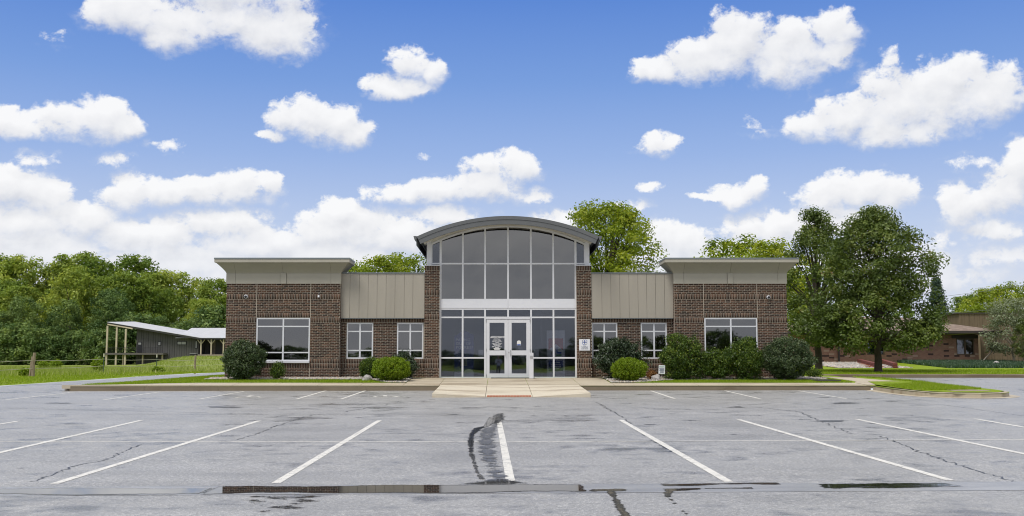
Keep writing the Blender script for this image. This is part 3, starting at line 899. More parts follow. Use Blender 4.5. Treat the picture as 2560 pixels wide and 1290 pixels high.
for k in range(15):                                            # tactile brick strip at the foot of the ramp
    xa = RX[1] + 0.05 + k * 0.097
    sl = (ztop - zc(0.3)) / (RYB - RYF) / 0.94
    mb = MB()
    y0, y1 = RYF + 0.06, RYF + 0.50
    zf, zb_ = zc(xa) + 0.012 + 0.06 * sl, zc(xa) + 0.012 + 0.50 * sl
    mb.hexa([(xa, y0, zf - 0.03), (xa + 0.088, y0, zf - 0.03), (xa + 0.088, y1, zb_ - 0.03), (xa, y1, zb_ - 0.03), (xa, y0, zf), (xa + 0.088, y0, zf), (xa + 0.088, y1, zb_), (xa, y1, zb_)])
    mb.build('tactile_paver', M['tactile'], ramp)
# ---------------------------------------------------------------- the office building
DW, DP, DG, DM = 43.9, 44.08, 44.28, 44.28      # wing wall, pier, glass, recessed wall: distances of their faces
office = empty('office_building', (0.42, 48, 0.745))
tag(office, 'single storey brown brick office with tall arched glass entrance and flat wings', 'building')
ZB = 0.70                                         # foot of the walls, just below the beds
def z_(py, D=DW): return ZP(py, D)
LW0, LW1 = -11.39, -6.62                          # left wing
RW0, RW1 = 7.39, 12.11                            # right wing
PL0, PL1 = XP(1061, 800, DP), XP(1098.5, 800, DP) # piers
PR0, PR1 = XP(1441.5, 800, DP), XP(1479, 800, DP)

BR = []                                           # every brick: (x0, x1, yfront, z0, z1, owner)
def zone(x0, x1, z0, z1, yf, kind, owner, seed=0, split=()):
    r = random.Random(hash((round(x0, 2), round(z0, 2))) & 0xffff)
    xs = [x0] + [s for s in sorted(split) if x0 + 0.05 < s < x1 - 0.05] + [x1]
    J = 0.0128
    for a, b in zip(xs[:-1], xs[1:]):
        if kind == 's':
            n = max(1, round((b - a) / 0.0677)); w_ = (b - a) / n
            for k in range(n):
                BR.append((a + k * w_ + J / 2, a + (k + 1) * w_ - J / 2, yf + r.uniform(-0.0015, 0.0015), z0 + J / 2, z1 - J / 2, owner))
        else:
            n = max(1, round((z1 - z0) / 0.0677)); h = (z1 - z0) / n
            for i in range(n):
                za, zb = z0 + i * h + J / 2, z0 + (i + 1) * h - J / 2
                row = int(round((z0 + i * h) / 0.0677))
                x = a - (0.1015 if row % 2 else 0.0)
                while x < b - 0.01:
                    xa, xb = max(a, x), min(b, x + 0.203)
                    if xb - xa > 0.03:
                        BR.append((xa + J / 2, xb - J / 2, yf + r.uniform(-0.0015, 0.0015), za, zb, owner))
                    x += 0.203
def wing(x0, x1, wx0, wx1, owner):
    Z = lambda py: z_(py, DW)
    sp = (wx0, wx1)
    zone(x0, x1, Z(735), Z(709.3), DW, 'r', owner, split=sp)
    zone(x0, x1, Z(748.3), Z(735), DW, 's', owner, split=sp)
    zone(x0, x1, Z(782.3), Z(748.3), DW, 'r', owner, split=sp)
    zone(wx0, wx1, Z(793.8), Z(782.3), DW, 's', owner)
    for a, b in ((x0, wx0), (wx1, x1)):
        zone(a, b, Z(793.8), Z(782.3), DW, 'r', owner)
        zone(a, b, Z(806.8), Z(793.8), DW, 's', owner)
        zone(a, b, Z(896.8), Z(806.8), DW, 'r', owner)
        zone(a, b, Z(908.6), Z(896.8), DW, 's', owner)
    zone(x0, x1, Z(920.4), Z(908.6), DW, 's', owner, split=sp)
    zone(x0, x1, ZB, Z(920.4), DW, 'r', owner, split=sp)
LWX0, LWX1 = XP(639.5, 850, DW), XP(775, 850, DW)
RWX0, RWX1 = XP(1761, 850, DW), XP(1895, 850, DW)
wing(LW0, LW1, LWX0, LWX1, 'l')
wing(RW0, RW1, RWX0, RWX1, 'r')
def pier(x0, x1, owner):
    Z = lambda py: z_(py, DP)
    zone(x0, x1, Z(676.5), Z(664.5), DP, 's', owner)
    zone(x0, x1, Z(724.5), Z(676.5), DP, 'r', owner)
    zone(x0, x1, Z(738), Z(724.5), DP, 's', owner)
    zone(x0, x1, Z(785.3), Z(738), DP, 'r', owner)
    zone(x0, x1, Z(798.6), Z(785.3), DP, 's', owner)
    zone(x0, x1, Z(896), Z(798.6), DP, 'r', owner)
    zone(x0, x1, Z(908.2), Z(896), DP, 's', owner)
    zone(x0, x1, Z(920.4), Z(908.2), DP, 's', owner)
    zone(x0, x1, ZB, Z(920.4), DP, 'r', owner)
pier(PL0, PL1, 'p'); pier(PR0, PR1, 'q')
MWL = [(XP(866.3, 850, DM), XP(933, 850, DM)), (XP(992, 850, DM), XP(1058.6, 850, DM))]
MWR = [(XP(1479.7, 850, DM), XP(1543.8, 850, DM)), (XP(1602, 850, DM), XP(1667.7, 850, DM))]
MZ0, MZ1 = z_(897, DM), z_(806.5, DM)
def midwall(x0, x1, wins, owner):
    Z = lambda py: z_(py, DM)
    zone(x0, x1, Z(806.3), Z(795.5), DM, 's', owner)
    xs = x0
    for a, b in wins:
        if a - xs > 0.05: zone(xs, a, MZ0, Z(806.3), DM, 'r', owner)
        xs = b
    if x1 - xs > 0.05: zone(xs, x1, MZ0, Z(806.3), DM, 'r', owner)
    zone(x0, x1, Z(908.6), Z(897), DM, 's', owner)
    zone(x0, x1, Z(920.4), Z(908.6), DM, 's', owner)
    zone(x0, x1, ZB, Z(920.4), DM, 'r', owner)
midwall(LW1, PL0, MWL, 'm'); midwall(PR1, RW0, MWR, 'n')

pier_b = [b for b in BR if b[5] in 'pq' and b[4] - b[3] < 0.08 and b[1] - b[0] > 0.15]
single = set(id(b) for b in pier_b[:300])
bv, bf = [], []
ob = wloc(office)
shape_cache = {}
for b in BR:
    x0, x1, yf, z0, z1, _ = b
    if id(b) in single:
        key = (round(x1 - x0, 3), round(z1 - z0, 3))
        if key not in shape_cache:
            hx, hz_ = key[0] / 2, key[1] / 2
            V = [(-hx, 0, -hz_), (hx, 0, -hz_), (hx, 0, hz_), (-hx, 0, hz_), (-hx, 0.09, -hz_), (hx, 0.09, -hz_), (hx, 0.09, hz_), (-hx, 0.09, hz_)]
            shape_cache[key] = np_mesh('brick', V, [(0, 1, 2, 3), (1, 5, 6, 2), (5, 4, 7, 6), (4, 0, 3, 7), (3, 2, 6, 7), (4, 5, 1, 0)], M['brick'])
        link('brick', shape_cache[key], office, ((x0 + x1) / 2, yf, (z0 + z1) / 2))
    else:
        n = len(bv)
        for y in (yf, yf + 0.09):
            bv += [(x0 - ob.x, y - ob.y, z0 - ob.z), (x1 - ob.x, y - ob.y, z0 - ob.z), (x1 - ob.x, y - ob.y, z1 - ob.z), (x0 - ob.x, y - ob.y, z1 - ob.z)]
        bf += [(n, n + 1, n + 2, n + 3), (n + 1, n + 5, n + 6, n + 2), (n + 4, n, n + 3, n + 7), (n + 3, n + 2, n + 6, n + 7), (n + 4, n + 5, n + 1, n)]
bw = link('brickwork', np_mesh('brickwork', bv, bf, M['brick']), office)
bw.location = (0, 0, 0)
tag(bw, kind='stuff')

# mortar faces behind the bricks and the walls' bodies, with window openings left free
mb = MB()
def face_with_holes(x0, x1, z0, z1, holes, y0, y1):
    xs = x0
    for (a, b, c, d) in sorted(holes):
        if a - xs > 0.001: mb.box(xs, a, y0, y1, z0, z1)
        if c - z0 > 0.001: mb.box(a, b, y0, y1, z0, c)
        if z1 - d > 0.001: mb.box(a, b, y0, y1, d, z1)
        xs = b
    if x1 - xs > 0.001: mb.box(xs, x1, y0, y1, z0, z1)
RC = 0.0045
WZ0, WZ1 = z_(908, DW), z_(794.2, DW)
def wall_part(x0, x1, z0, z1, holes, y0, y1):
    global mb
    mb = MB(); face_with_holes(x0, x1, z0, z1, holes, y0, y1)
    mb.build('wall', M['mortar'], office)
wall_part(LW0 + 0.004, LW1 - 0.004, ZB - 0.3, z_(700, DW), [(LWX0, LWX1, WZ0, WZ1)], DW + RC, DW + 0.3)
wall_part(RW0 + 0.004, RW1 - 0.004, ZB - 0.3, z_(700, DW), [(RWX0, RWX1, WZ0, WZ1)], DW + RC, DW + 0.3)
wall_part(LW1 - 0.3, PL0 + 0.2, ZB - 0.3, z_(796, DM), [(a, b, MZ0, MZ1) for a, b in MWL], DM + RC, DM + 0.28)
wall_part(PR1 - 0.2, RW0 + 0.3, ZB - 0.3, z_(796, DM), [(a, b, MZ0, MZ1) for a, b in MWR], DM + RC, DM + 0.28)
for a, b in ((PL0, PL1), (PR0, PR1)):
    MB().box(a + 0.004, b - 0.004, DP + RC, DP + 0.55, ZB - 0.3, z_(664.8, DP)).build('pier', M['mortar'], office)
for x0, x1 in ((LW0, LW0 + 0.25), (RW1 - 0.25, RW1)): MB().box(x0, x1, DW + 0.102, 60, ZB - 0.3, z_(703, DW)).build('side_wall', M['brick_side'], office)
for x0, x1 in ((LW1 - 0.25, LW1), (RW0, RW0 + 0.25)): MB().box(x0, x1, DW + 0.102, 46.0, ZB - 0.3, z_(703, DW)).build('side_wall', M['brick_side'], office)
MB().box(LW0 + 0.26, RW1 - 0.26, 59.7, 60.02, ZB - 0.3, z_(703, DW)).build('rear_wall', M['brick_side'], office)
MB().box(LW0 + 0.25, LW1 - 0.25, DW + 0.31, 59.6, z_(712, DW), z_(706, DW)).build('flat_roof', M['roofmetal'], office)
MB().box(RW0 + 0.25, RW1 - 0.25, DW + 0.31, 59.6, z_(712, DW), z_(706, DW)).build('flat_roof', M['roofmetal'], office)
MB().box(LW1 + 0.01, RW0 - 0.01, 44.9, 59.6, z_(692, DM), z_(686, DM)).build('flat_roof', M['roofmetal'], office)

# pale control joints in the wings
for x in (LWX0, LWX1, RWX0, RWX1):
    mb = MB().box(x - 0.012, x + 0.012, DW - 0.002, DW + 0.02, z_(794.5, DW), z_(709.5, DW))
    mb.box(x - 0.012, x + 0.012, DW - 0.002, DW + 0.02, ZB, z_(908.8, DW)).build('control_joint', M['mortar'], office)

# --- cornices of the wings
def cornice(x0, x1, jx, pil, name='cornice'):
    yf = DW
    zt, zfb, zcb, zeb = z_(644.2, DW - 0.42), z_(655.8, DW - 0.42), z_(683.2, DW), z_(709.3, DW)
    OV = 0.43
    zf = zfb
    back = 45.05
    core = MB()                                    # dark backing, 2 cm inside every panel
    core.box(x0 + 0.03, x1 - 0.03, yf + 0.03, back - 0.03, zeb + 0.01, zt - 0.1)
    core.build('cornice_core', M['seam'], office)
    prof = [(0.02, zcb)]
    for k in range(9):
        t_ = k / 8.0
        prof.append((0.02 + (OV - 0.09) * (t_ ** 1.15), zcb + 0.006 + (zf - zcb - 0.03) * (t_ ** 0.92)))
    prof.append((OV - 0.03, zf - 0.012)); prof.append((OV - 0.03, zf))
    xs = [None] + list(jx) + [None]
    for a, b in zip(xs[:-1], xs[1:]):             # front cove in panels, mitred at the corners
        m_ = MB(); L = []
        for o, z in prof:
            L.append(((x0 - o if a is None else a + 0.005, yf - o, z), (x1 + o if b is None else b - 0.005, yf - o, z)))
        for p, q in zip(L[:-1], L[1:]): m_.face([p[0], p[1], q[1], q[0]])
        for e_ in (0, 1):                          # panel ends turned in
            if (a, b)[e_] is not None:
                for p, q in zip(L[:-1], L[1:]): m_.face([p[e_], q[e_], (q[e_][0], q[e_][1] + 0.02, q[e_][2]), (p[e_][0], p[e_][1] + 0.02, p[e_][2])])
        m_.build('cornice_panel', M['eifs'], office, recalc=False)
    inner = MB(); L = []                           # dark strip seen through the joints
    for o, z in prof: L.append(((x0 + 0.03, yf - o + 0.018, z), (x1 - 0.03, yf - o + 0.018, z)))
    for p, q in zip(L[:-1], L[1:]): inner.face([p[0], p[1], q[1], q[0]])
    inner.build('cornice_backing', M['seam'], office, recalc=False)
    for sgn, xe in ((-1, x0), (1, x1)):            # returns along the sides
        m_ = MB(); L = []
        for o, z in prof: L.append(((xe + sgn * o, yf - o, z), (xe + sgn * o, back, z)))
        for p, q in zip(L[:-1], L[1:]): m_.face([p[0], q[0], q[1], p[1]])
        m_.build('cornice_return', M['eifs'], office, recalc=False)
    # fascia with its metal cap
    MB().box(x0 - OV, x1 + OV, yf - OV, back, zf, zt - 0.062).build('cornice_fascia', M['eifs_light'], office)
    MB().box(x0 - OV - 0.012, x1 + OV + 0.012, yf - OV - 0.012, back, zt - 0.06, zt).build('roof_edge', M['cap'], office)
    # flat band below the cove
    pa, pb = pil
    bx = [x0 - 0.02, jx[0], pa, pb, jx[2], x1 + 0.02]
    for i, (a, b) in enumerate(zip(bx[:-1], bx[1:])):
        proud = 0.035 if i == 2 else 0.0
        MB().box(a + (0.005 if i else 0), b - (0.005 if i < 4 else 0), yf - 0.02 - proud, yf + 0.2, zeb, zcb - 0.004).build('band_panel', M['eifs_light'], office)
    for xe, s in ((x0 - 0.018, 1), (x1 + 0.018, -1)):
        MB().box(min(xe, xe + s * 0.2), max(xe, xe + s * 0.2), yf + 0.205, back - 0.02, zeb, zcb - 0.004).build('band_panel', M['eifs_light'], office)
cornice(LW0, LW1, [XP(589, 690, DW), XP(708, 690, DW), XP(827.5, 690, DW)], (XP(702.5, 690, DW), XP(716.5, 690, DW)))
cornice(RW0, RW1, [XP(1709, 690, DW), XP(1825, 690, DW), XP(1944, 690, DW)], (XP(1818, 690, DW), XP(1832, 690, DW)))

# --- taupe metal panels over the recessed walls
DMP = 44.12
def metal_panels(x0, x1, seams):
    zt, zb = z_(684, DMP), z_(795, DMP)
    MB().box(x0, x1, DMP + 0.02, DMP + 0.3, zb + 0.01, zt).build('panel_backing', M['seam'], office)
    xs = [x0] + seams + [x1]
    for a, b in zip(xs[:-1], xs[1:]):
        MB().box(a + 0.005, b - 0.005, DMP, DMP + 0.018, zb, zt).build('metal_panel', M['metal_panel'], office, bevel=0.004)
    MB().box(x0, x1, DMP - 0.03, 45.0, zt + 0.001, z_(681, DMP)).build('roof_edge', M['cap'], office)
    MB().box(x0 + 0.01, x1 - 0.01, DMP + 0.005, DMP + 0.02, zb - 0.025, zb - 0.003).build('drip_edge', M['cap'], office)
sl = [XP(500 + q / 3.795, 740, DMP) for q in (1422, 1510, 1595, 1680, 1765, 1850, 1937, 2020)]
metal_panels(LW1 + 0.003, PL0 - 0.003, sl)
sr = [XP(1430 + q / 3.584, 740, DMP) for q in (268, 349, 429, 511, 592, 670, 749, 830)]
metal_panels(PR1 + 0.003, RW0 - 0.003, sr)

# --- windows
def window(x0, x1, z0, z1, yg, mull, trans, glass='glass_up', sill=False, fw=0.055, label=None):
    fr = MB(); yf, yb = yg - 0.045, yg + 0.05
    fr.box(x0, x0 + fw, yf, yb, z0, z1).box(x1 - fw, x1, yf, yb, z0, z1)
    fr.box(x0 + fw, x1 - fw, yf, yb, z1 - fw, z1).box(x0 + fw, x1 - fw, yf, yb, z0, z0 + fw)
    xs = [x0 + fw] + [v for m_ in mull for v in (m_ - 0.033, m_ + 0.033)] + [x1 - fw]
    zs = [z0 + fw] + [v for q in sorted(trans) for v in (q - 0.026, q + 0.026)] + [z1 - fw]
    for m_ in mull: fr.box(m_ - 0.033, m_ + 0.033, yf, yb, z0 + fw, z1 - fw)
    for i in range(0, len(xs), 2):
        for q in trans: fr.box(xs[i], xs[i + 1], yf + 0.004, yb, q - 0.026, q + 0.026)
    w_ = fr.build('window', M['white'], office)
    for i in range(0, len(xs), 2):
        for j in range(0, len(zs), 2):
            MB().box(xs[i] + 0.001, xs[i + 1] - 0.001, yg - 0.004, yg + 0.004, zs[j] + 0.001, zs[j + 1] - 0.001).build('pane', M[glass], w_)
    bl = MB(); n = int((z1 - z0) / 0.05)
    for k in range(n):                              # slatted blind
        zz = z0 + 0.03 + k * (z1 - z0 - 0.06) / n
        bl.face([(x0 + 0.06, yg + 0.10, zz), (x1 - 0.06, yg + 0.10, zz), (x1 - 0.06, yg + 0.125, zz + 0.052), (x0 + 0.06, yg + 0.125, zz + 0.052)])
    bl.build('blind', M['blind'], w_, recalc=False)
    if sill: MB().box(x0 - 0.01, x1 + 0.01, yg - 0.14, yg + 0.05, z0 - 0.075, z0 - 0.002).build('sill', M['white'], w_)
    return w_
Zw = lambda py: z_(py, DW)
window(LWX0 + 0.012, LWX1 - 0.012, Zw(902.6), Zw(794.6), DW + 0.06, [XP(707.5, 850, DW)], [Zw(816), Zw(881.3)], sill=True)
window(RWX0 + 0.012, RWX1 - 0.012, Zw(902.6), Zw(794.6), DW + 0.06, [XP(1828, 850, DW)], [Zw(816), Zw(881.3)], sill=True)
Zm = lambda py: z_(py, DM)
for (a, b), c in zip(MWL + MWR, (899.8, 1025.5, 1511, 1635.5)):
    window(a + 0.006, b - 0.006, MZ0 + 0.003, MZ1 - 0.006, DM + 0.06, [XP(c, 850, DM)], [Zm(828.5), Zm(876)])

# --- curtain wall of the entrance
cw = MB()
GX = [XP(1270 + 4.62 * 0 + v - 1270, 850, DG) for v in (1100.6, 1156.6, 1212.6, 1270.2, 1327.7, 1383.8, 1439.9)]
XC = GX[3]
Zg = lambda py: z_(py, DG)
XE0, XE1 = XP(1079, 640, DG), XP(1461.5, 640, DG)     # outer edges of the narrow arched lights
hc_, za_, ze_ = (XE1 - XE0) / 2, Zg(564.5), Zg(609)
sag = za_ - ze_
RA = (hc_ ** 2 + sag ** 2) / (2 * sag)
def arc(x, r=RA, top=za_, xc=(XE0 + XE1) / 2): return top - r + math.sqrt(max(0, r * r - (x - xc) ** 2))
ZT1, ZS1, ZS0, ZT2, ZT3, ZBF = Zg(659.5), Zg(749), Zg(773), Zg(793.5), Zg(894.6), Zg(945.5)
MW = 0.036
curtain = empty('curtain_wall', (XC, DG, ZBF)); curtain.parent = office; curtain.location = Vector((XC, DG, ZBF)) - wloc(office)
YF0, YF1 = DG - 0.06, DG + 0.06
def bar(x0, x1, z0, z1, name='mullion', y0=YF0, y1=YF1, m='white'):
    return MB().box(x0, x1, y0, y1, z0, z1).build(name, M[m], curtain)
# posts
for i, x in enumerate(GX):
    hw = MW * (1.25 if i in (0, 6) else 1.0)
    ztop = arc(x) - 0.02
    bar(x - hw, x + hw, ZS1 + 0.03, ztop)
    if i == 3: bar(x - hw, x + hw, ZT2 + 0.03, ZS0 - 0.03)
    else: bar(x - hw, x + hw, ZBF, ZS0 - 0.03)
bar(XE0 - 0.01, XE0 + 0.035, Zg(662), arc(XE0 + 0.03) - 0.01); bar(XE1 - 0.035, XE1 + 0.01, Zg(662), arc(XE1 - 0.03) - 0.01)
# white end posts standing on the piers
for a, b in ((XP(1067.2, 630, DG), XE0 - 0.012), (XE1 + 0.012, XP(1473, 630, DG))):
    MB().box(a, b, YF0 - 0.02, DG + 0.4, Zg(663.5), Zg(597)).build('end_post', M['white'], curtain, bevel=0.006)
for a, b in ((PL0 - 0.01, PL1 + 0.005), (PR0 - 0.005, PR1 + 0.01)):
    MB().box(a, b, DP - 0.02, DP + 0.56, z_(664.3, DP), z_(662.6, DP)).build('pier_cap', M['white'], office)
# rails
xs_all = [XE0 + 0.037] + [v for i, x in enumerate(GX) for v in (x - MW * (1.25 if i in (0, 6) else 1), x + MW * (1.25 if i in (0, 6) else 1))] + [XE1 - 0.037]
for i in range(0, len(xs_all), 2):
    bar(xs_all[i] + .0005, xs_all[i + 1] - .0005, ZT1 - 0.033, ZT1 + 0.033, 'transom', YF0 + 0.004)
for z in (ZS1, ZS0):
    bar(GX[0] - 0.045, GX[6] + 0.045, z - 0.03 if z == ZS1 else z - 0.03, z + 0.03, 'transom')
for i in range(6):
    a, b = GX[i] + MW * 1.3, GX[i + 1] - MW * 1.3
    if i in (2, 3): continue
    for z in (ZT2, ZT3): bar(a - 0.01, b + 0.01, z - 0.032, z + 0.032, 'transom', YF0 + 0.004)
    bar(a - 0.01, b + 0.01, ZBF, ZBF + 0.06, 'transom', YF0 + 0.004)
bar(GX[2] + MW + .001, GX[4] - MW - .001, ZT2 - 0.07, ZT2 + 0.03, 'transom', YF0 - 0.03)
# white spandrel panels
for a, b in ((GX[0] - 0.04, XC - 0.004), (XC + 0.004, GX[6] + 0.04)):
    MB().box(a, b, YF0 - 0.012, DG + 0.03, ZS0 + 0.032, ZS1 - 0.032).build('spandrel_panel', M['spandrel'], curtain, bevel=0.004)
# arched head frame
ah = MB(); N = 44
ring = [(XE0 - 0.01 + (XE1 - XE0 + 0.02) * k / N) for k in range(N + 1)]
for a, b in zip(ring[:-1], ring[1:]):
    ah.hexa([(a, YF0 - 0.004, arc(a) - 0.075), (b, YF0 - 0.004, arc(b) - 0.075), (b, YF1, arc(b) - 0.075), (a, YF1, arc(a) - 0.075), (a, YF0 - 0.004, arc(a) + 0.01), (b, YF0 - 0.004, arc(b) + 0.01), (b, YF1, arc(b) + 0.01), (a, YF1, arc(a) + 0.01)])
ah.build('arched_head', M['white'], curtain)
prn = random.Random(77)
# panes
def pane(x0, x1, z0, z1, glass, arched=False, parent=None, name='pane'):
    if arched:
        n = 8
        top = [(x0 + (x1 - x0) * k / n, arc(x0 + (x1 - x0) * k / n) - 0.07) for k in range(n + 1)]
        poly = [(x0, z0)] + [(x1, z0)] + top[::-1]
        return MB().prism(poly, DG - 0.006, DG + 0.006).build(name, M[glass], parent or curtain)
    a_, b_ = (prn.uniform(-0.0018, 0.0018) for _ in range(2))
    y_ = lambda i, k: DG + a_ * (1 if i else -1) + b_ * (1 if k else -1)
    return MB().hexa([(x0, y_(0, 0) - 0.006, z0), (x1, y_(1, 0) - 0.006, z0), (x1, y_(1, 0) + 0.006, z0), (x0, y_(0, 0) + 0.006, z0),
                      (x0, y_(0, 1) - 0.006, z1), (x1, y_(1, 1) - 0.006, z1), (x1, y_(1, 1) + 0.006, z1), (x0, y_(0, 1) + 0.006, z1)]).build(name, M[glass], parent or curtain)
for i in range(6):
    a, b = GX[i] + MW * 0.9, GX[i + 1] - MW * 0.9
    pane(a, b, ZT1 + 0.03, 0, 'glass_up', True)
    pane(a, b, ZS1 + 0.028, ZT1 - 0.03, 'glass_up')
    pane(a, b, ZT2 + 0.028, ZS0 - 0.028, 'glass')
    if i not in (2, 3):
        pane(a, b, ZT3 + 0.03, ZT2 - 0.03, 'glass')
        pane(a, b, ZBF + 0.05, ZT3 - 0.03, 'glass')
for a, b in ((XE0 + 0.036, GX[0] - 0.046), (GX[6] + 0.046, XE1 - 0.036)): pane(a, b, ZT1 + 0.03, 0, 'glass', True)
# added grey backing behind the upper panes, lifts their tone beside the reflected sky
MB().box(GX[0], GX[6], DG + 0.14, DG + 0.16, ZS1, ZT1 + 0.4).build('pane_backing', M['blind'], curtain)
sc_top = MB(); 
for a, b in zip(ring[:-1], ring[1:]):
    if a > GX[0] and b < GX[6]: sc_top.hexa([(a, DG + 0.14, ZT1 + 0.4), (b, DG + 0.14, ZT1 + 0.4), (b, DG + 0.16, ZT1 + 0.4), (a, DG + 0.16, ZT1 + 0.4), (a, DG + 0.14, arc(a) + 0.02), (b, DG + 0.14, arc(b) + 0.02), (b, DG + 0.16, arc(b) + 0.02), (a, DG + 0.16, arc(a) + 0.02)])
sc_top.build('pane_backing', M['blind'], curtain)

# --- doors
def door(x0, x1, gx0, gx1, hinge):
    d = MB(); y0, y1 = DG - 0.075, DG - 0.02
    zt, zb = ZT2 - 0.085, ZBF + 0.012
    zu1, zu0, zl1, zl0 = Zg(807), Zg(876), Zg(888.2), Zg(933.6)
    d.box(x0, gx0, y0, y1, zb, zt).box(gx1, x1, y0, y1, zb, zt)
    d.box(gx0, gx1, y0 + 0.002, y1, zu1, zt).box(gx0, gx1, y0 + 0.002, y1, zl1, zu0).box(gx0, gx1, y0 + 0.002, y1, zb, zl0)
    o = d.build('door', M['white'], curtain)
    for a, b in ((zu0, zu1), (zl0, zl1)):
        MB().box(gx0 + .001, gx1 - .001, DG - 0.052, DG - 0.042, a + .001, b - .001).build('pane', M['glass'], o)
    hx = gx1 + 0.05 if hinge < 0 else gx0 - 0.05
    h = MB().tube([(hx, y0, zu0 + 0.02), (hx, y0 - 0.06, zu0 + 0.02), (hx, y0 - 0.06, zl1 - 0.04), (hx, y0, zl1 - 0.04)], [0.011] * 4, 6)
    h.build('pull_handle', M['steel'], o)
    hgx = x0 if hinge < 0 else x1
    for zz in (zt - 0.06, (zu0 + zl1) / 2 + 0.12, zb + 0.1):
        MB().tube([(hgx, y0 - 0.012, zz - 0.05), (hgx, y0 - 0.012, zz + 0.05)], [0.012, 0.012], 6).build('hinge', M['steel'], o)
    return o
DX0, DX1 = XP(1216, 870, DG), XP(1325.3, 870, DG)
ld = door(DX0, XC - 0.004, XP(1223.8, 870, DG), XP(1261.2, 870, DG), -1)
rd = door(XC + 0.004, DX1, XP(1279, 870, DG), XP(1315.8, 870, DG), 1)
MB().tube([(XC + 0.03, DG - 0.085, Zg(881)), (XC + 0.03, DG - 0.07, Zg(881))], [0.022, 0.022], 10).build('lock', M['steel'], rd)
for a, b in ((GX[2] + MW + 0.001, DX0 - 0.008), (DX1 + 0.008, GX[4] - MW - 0.001)):
    bar(a, b, ZBF, ZT2 - 0.072, 'door_jamb', YF0 - 0.01)
MB().box(DX0 - 0.01, DX1 + 0.01, DG - 0.09, DG + 0.05, ZBF - 0.004, ZBF + 0.010).build('threshold', M['steel'], curtain)

def lettering(body, size, x, y, z, mat, parent, align='CENTER', name='lettering', rotz=0.0, bold=0.0, rot=None):
    cu = bpy.data.curves.new(name, 'FONT')
    cu.body = body; cu.size = size; cu.align_x = align
    cu.extrude = 0.0008; cu.offset = bold; cu.resolution_u = 2
    cu.materials.append(mat)
    tmp = bpy.data.objects.new('tmp', cu)
    me = bpy.data.meshes.new_from_object(tmp)
    bpy.data.objects.remove(tmp)
    o = link(name, me, parent, (x, y, z))
    o.rotation_euler = rot or (R(90), 0, rotz)
    return o
# white vinyl lettering on the left door
yl = DG - 0.054
lx = XP(1242.5, 860, DG)
lines = [('Valley Professionals', 842.6, 0.066), ('Community Health Center', 845.2, 0.064), ('Clinic Hours', 848.4, 0.05), ('Monday - Friday', 851.2, 0.05), ('8:00 a.m. - 5:00 p.m.', 854.0, 0.05),
         ('Closed', 856.8, 0.05), ('12:00 p.m. - 1:00 p.m.', 859.4, 0.05), ('Extended Hours', 862.4, 0.05), ('Wednesday', 865.0, 0.05), ('8:00 a.m. - 7:00 p.m.', 867.6, 0.05)]
for s, py, sz_ in lines:
    lettering(s, sz_, lx + (0.06 if py < 846 else 0), yl, Zg(py), M['ink_white'], ld, bold=0.001)
for py, wd in ((870.0, 0.17), (871.9, 0.29), (874.2, 0.23)):   # three last lines, too fine to read
    MB().box(lx - wd / 2, lx + wd / 2, yl - 0.001, yl, Zg(py), Zg(py - 1.3)).build('fine_print', M['ink_white'], ld)
mb = MB()                                              # small ring emblem before the name
for k in range(12):
    a0, a1 = R(30 * k), R(30 * k + 30); cx_, cz_ = XP(1228.6, 860, DG), Zg(842.6)
    mb.face([(cx_ + 0.034 * math.cos(a0), yl, cz_ + 0.034 * math.sin(a0)), (cx_ + 0.034 * math.cos(a1), yl, cz_ + 0.034 * math.sin(a1)), (cx_ + 0.022 * math.cos(a1), yl, cz_ + 0.022 * math.sin(a1)), (cx_ + 0.022 * math.cos(a0), yl, cz_ + 0.022 * math.sin(a0))])
mb.build('emblem', M['ink_white'], ld)
# sticker on the right door
stx0, stx1 = XP(1292.3, 860, DG), XP(1302, 860, DG)
st = MB()
pts = [(stx0, Zg(863.5)), (stx1, Zg(863.5)), (stx1, Zg(854.5))] + [((stx0 + stx1) / 2 + (stx1 - stx0) / 2 * math.cos(R(a)), Zg(854.5) + 0.055 * math.sin(R(a))) for a in range(20, 180, 20)] + [(stx0, Zg(854.5))]
st.prism(pts, DG - 0.0555, DG - 0.0535)
stk = st.build('door_sticker', M['paper'], rd)
MB().box(stx0 + 0.01, stx1 - 0.01, DG - 0.0575, DG - 0.056, Zg(863.2), Zg(860.6)).build('sticker_band', M['ink_blue'], stk)
MB().box(stx0 + 0.03, stx1 + 0.03, DG - 0.041, DG - 0.039, Zg(873), Zg(865.5)).build('notice', M['blind'], rd)

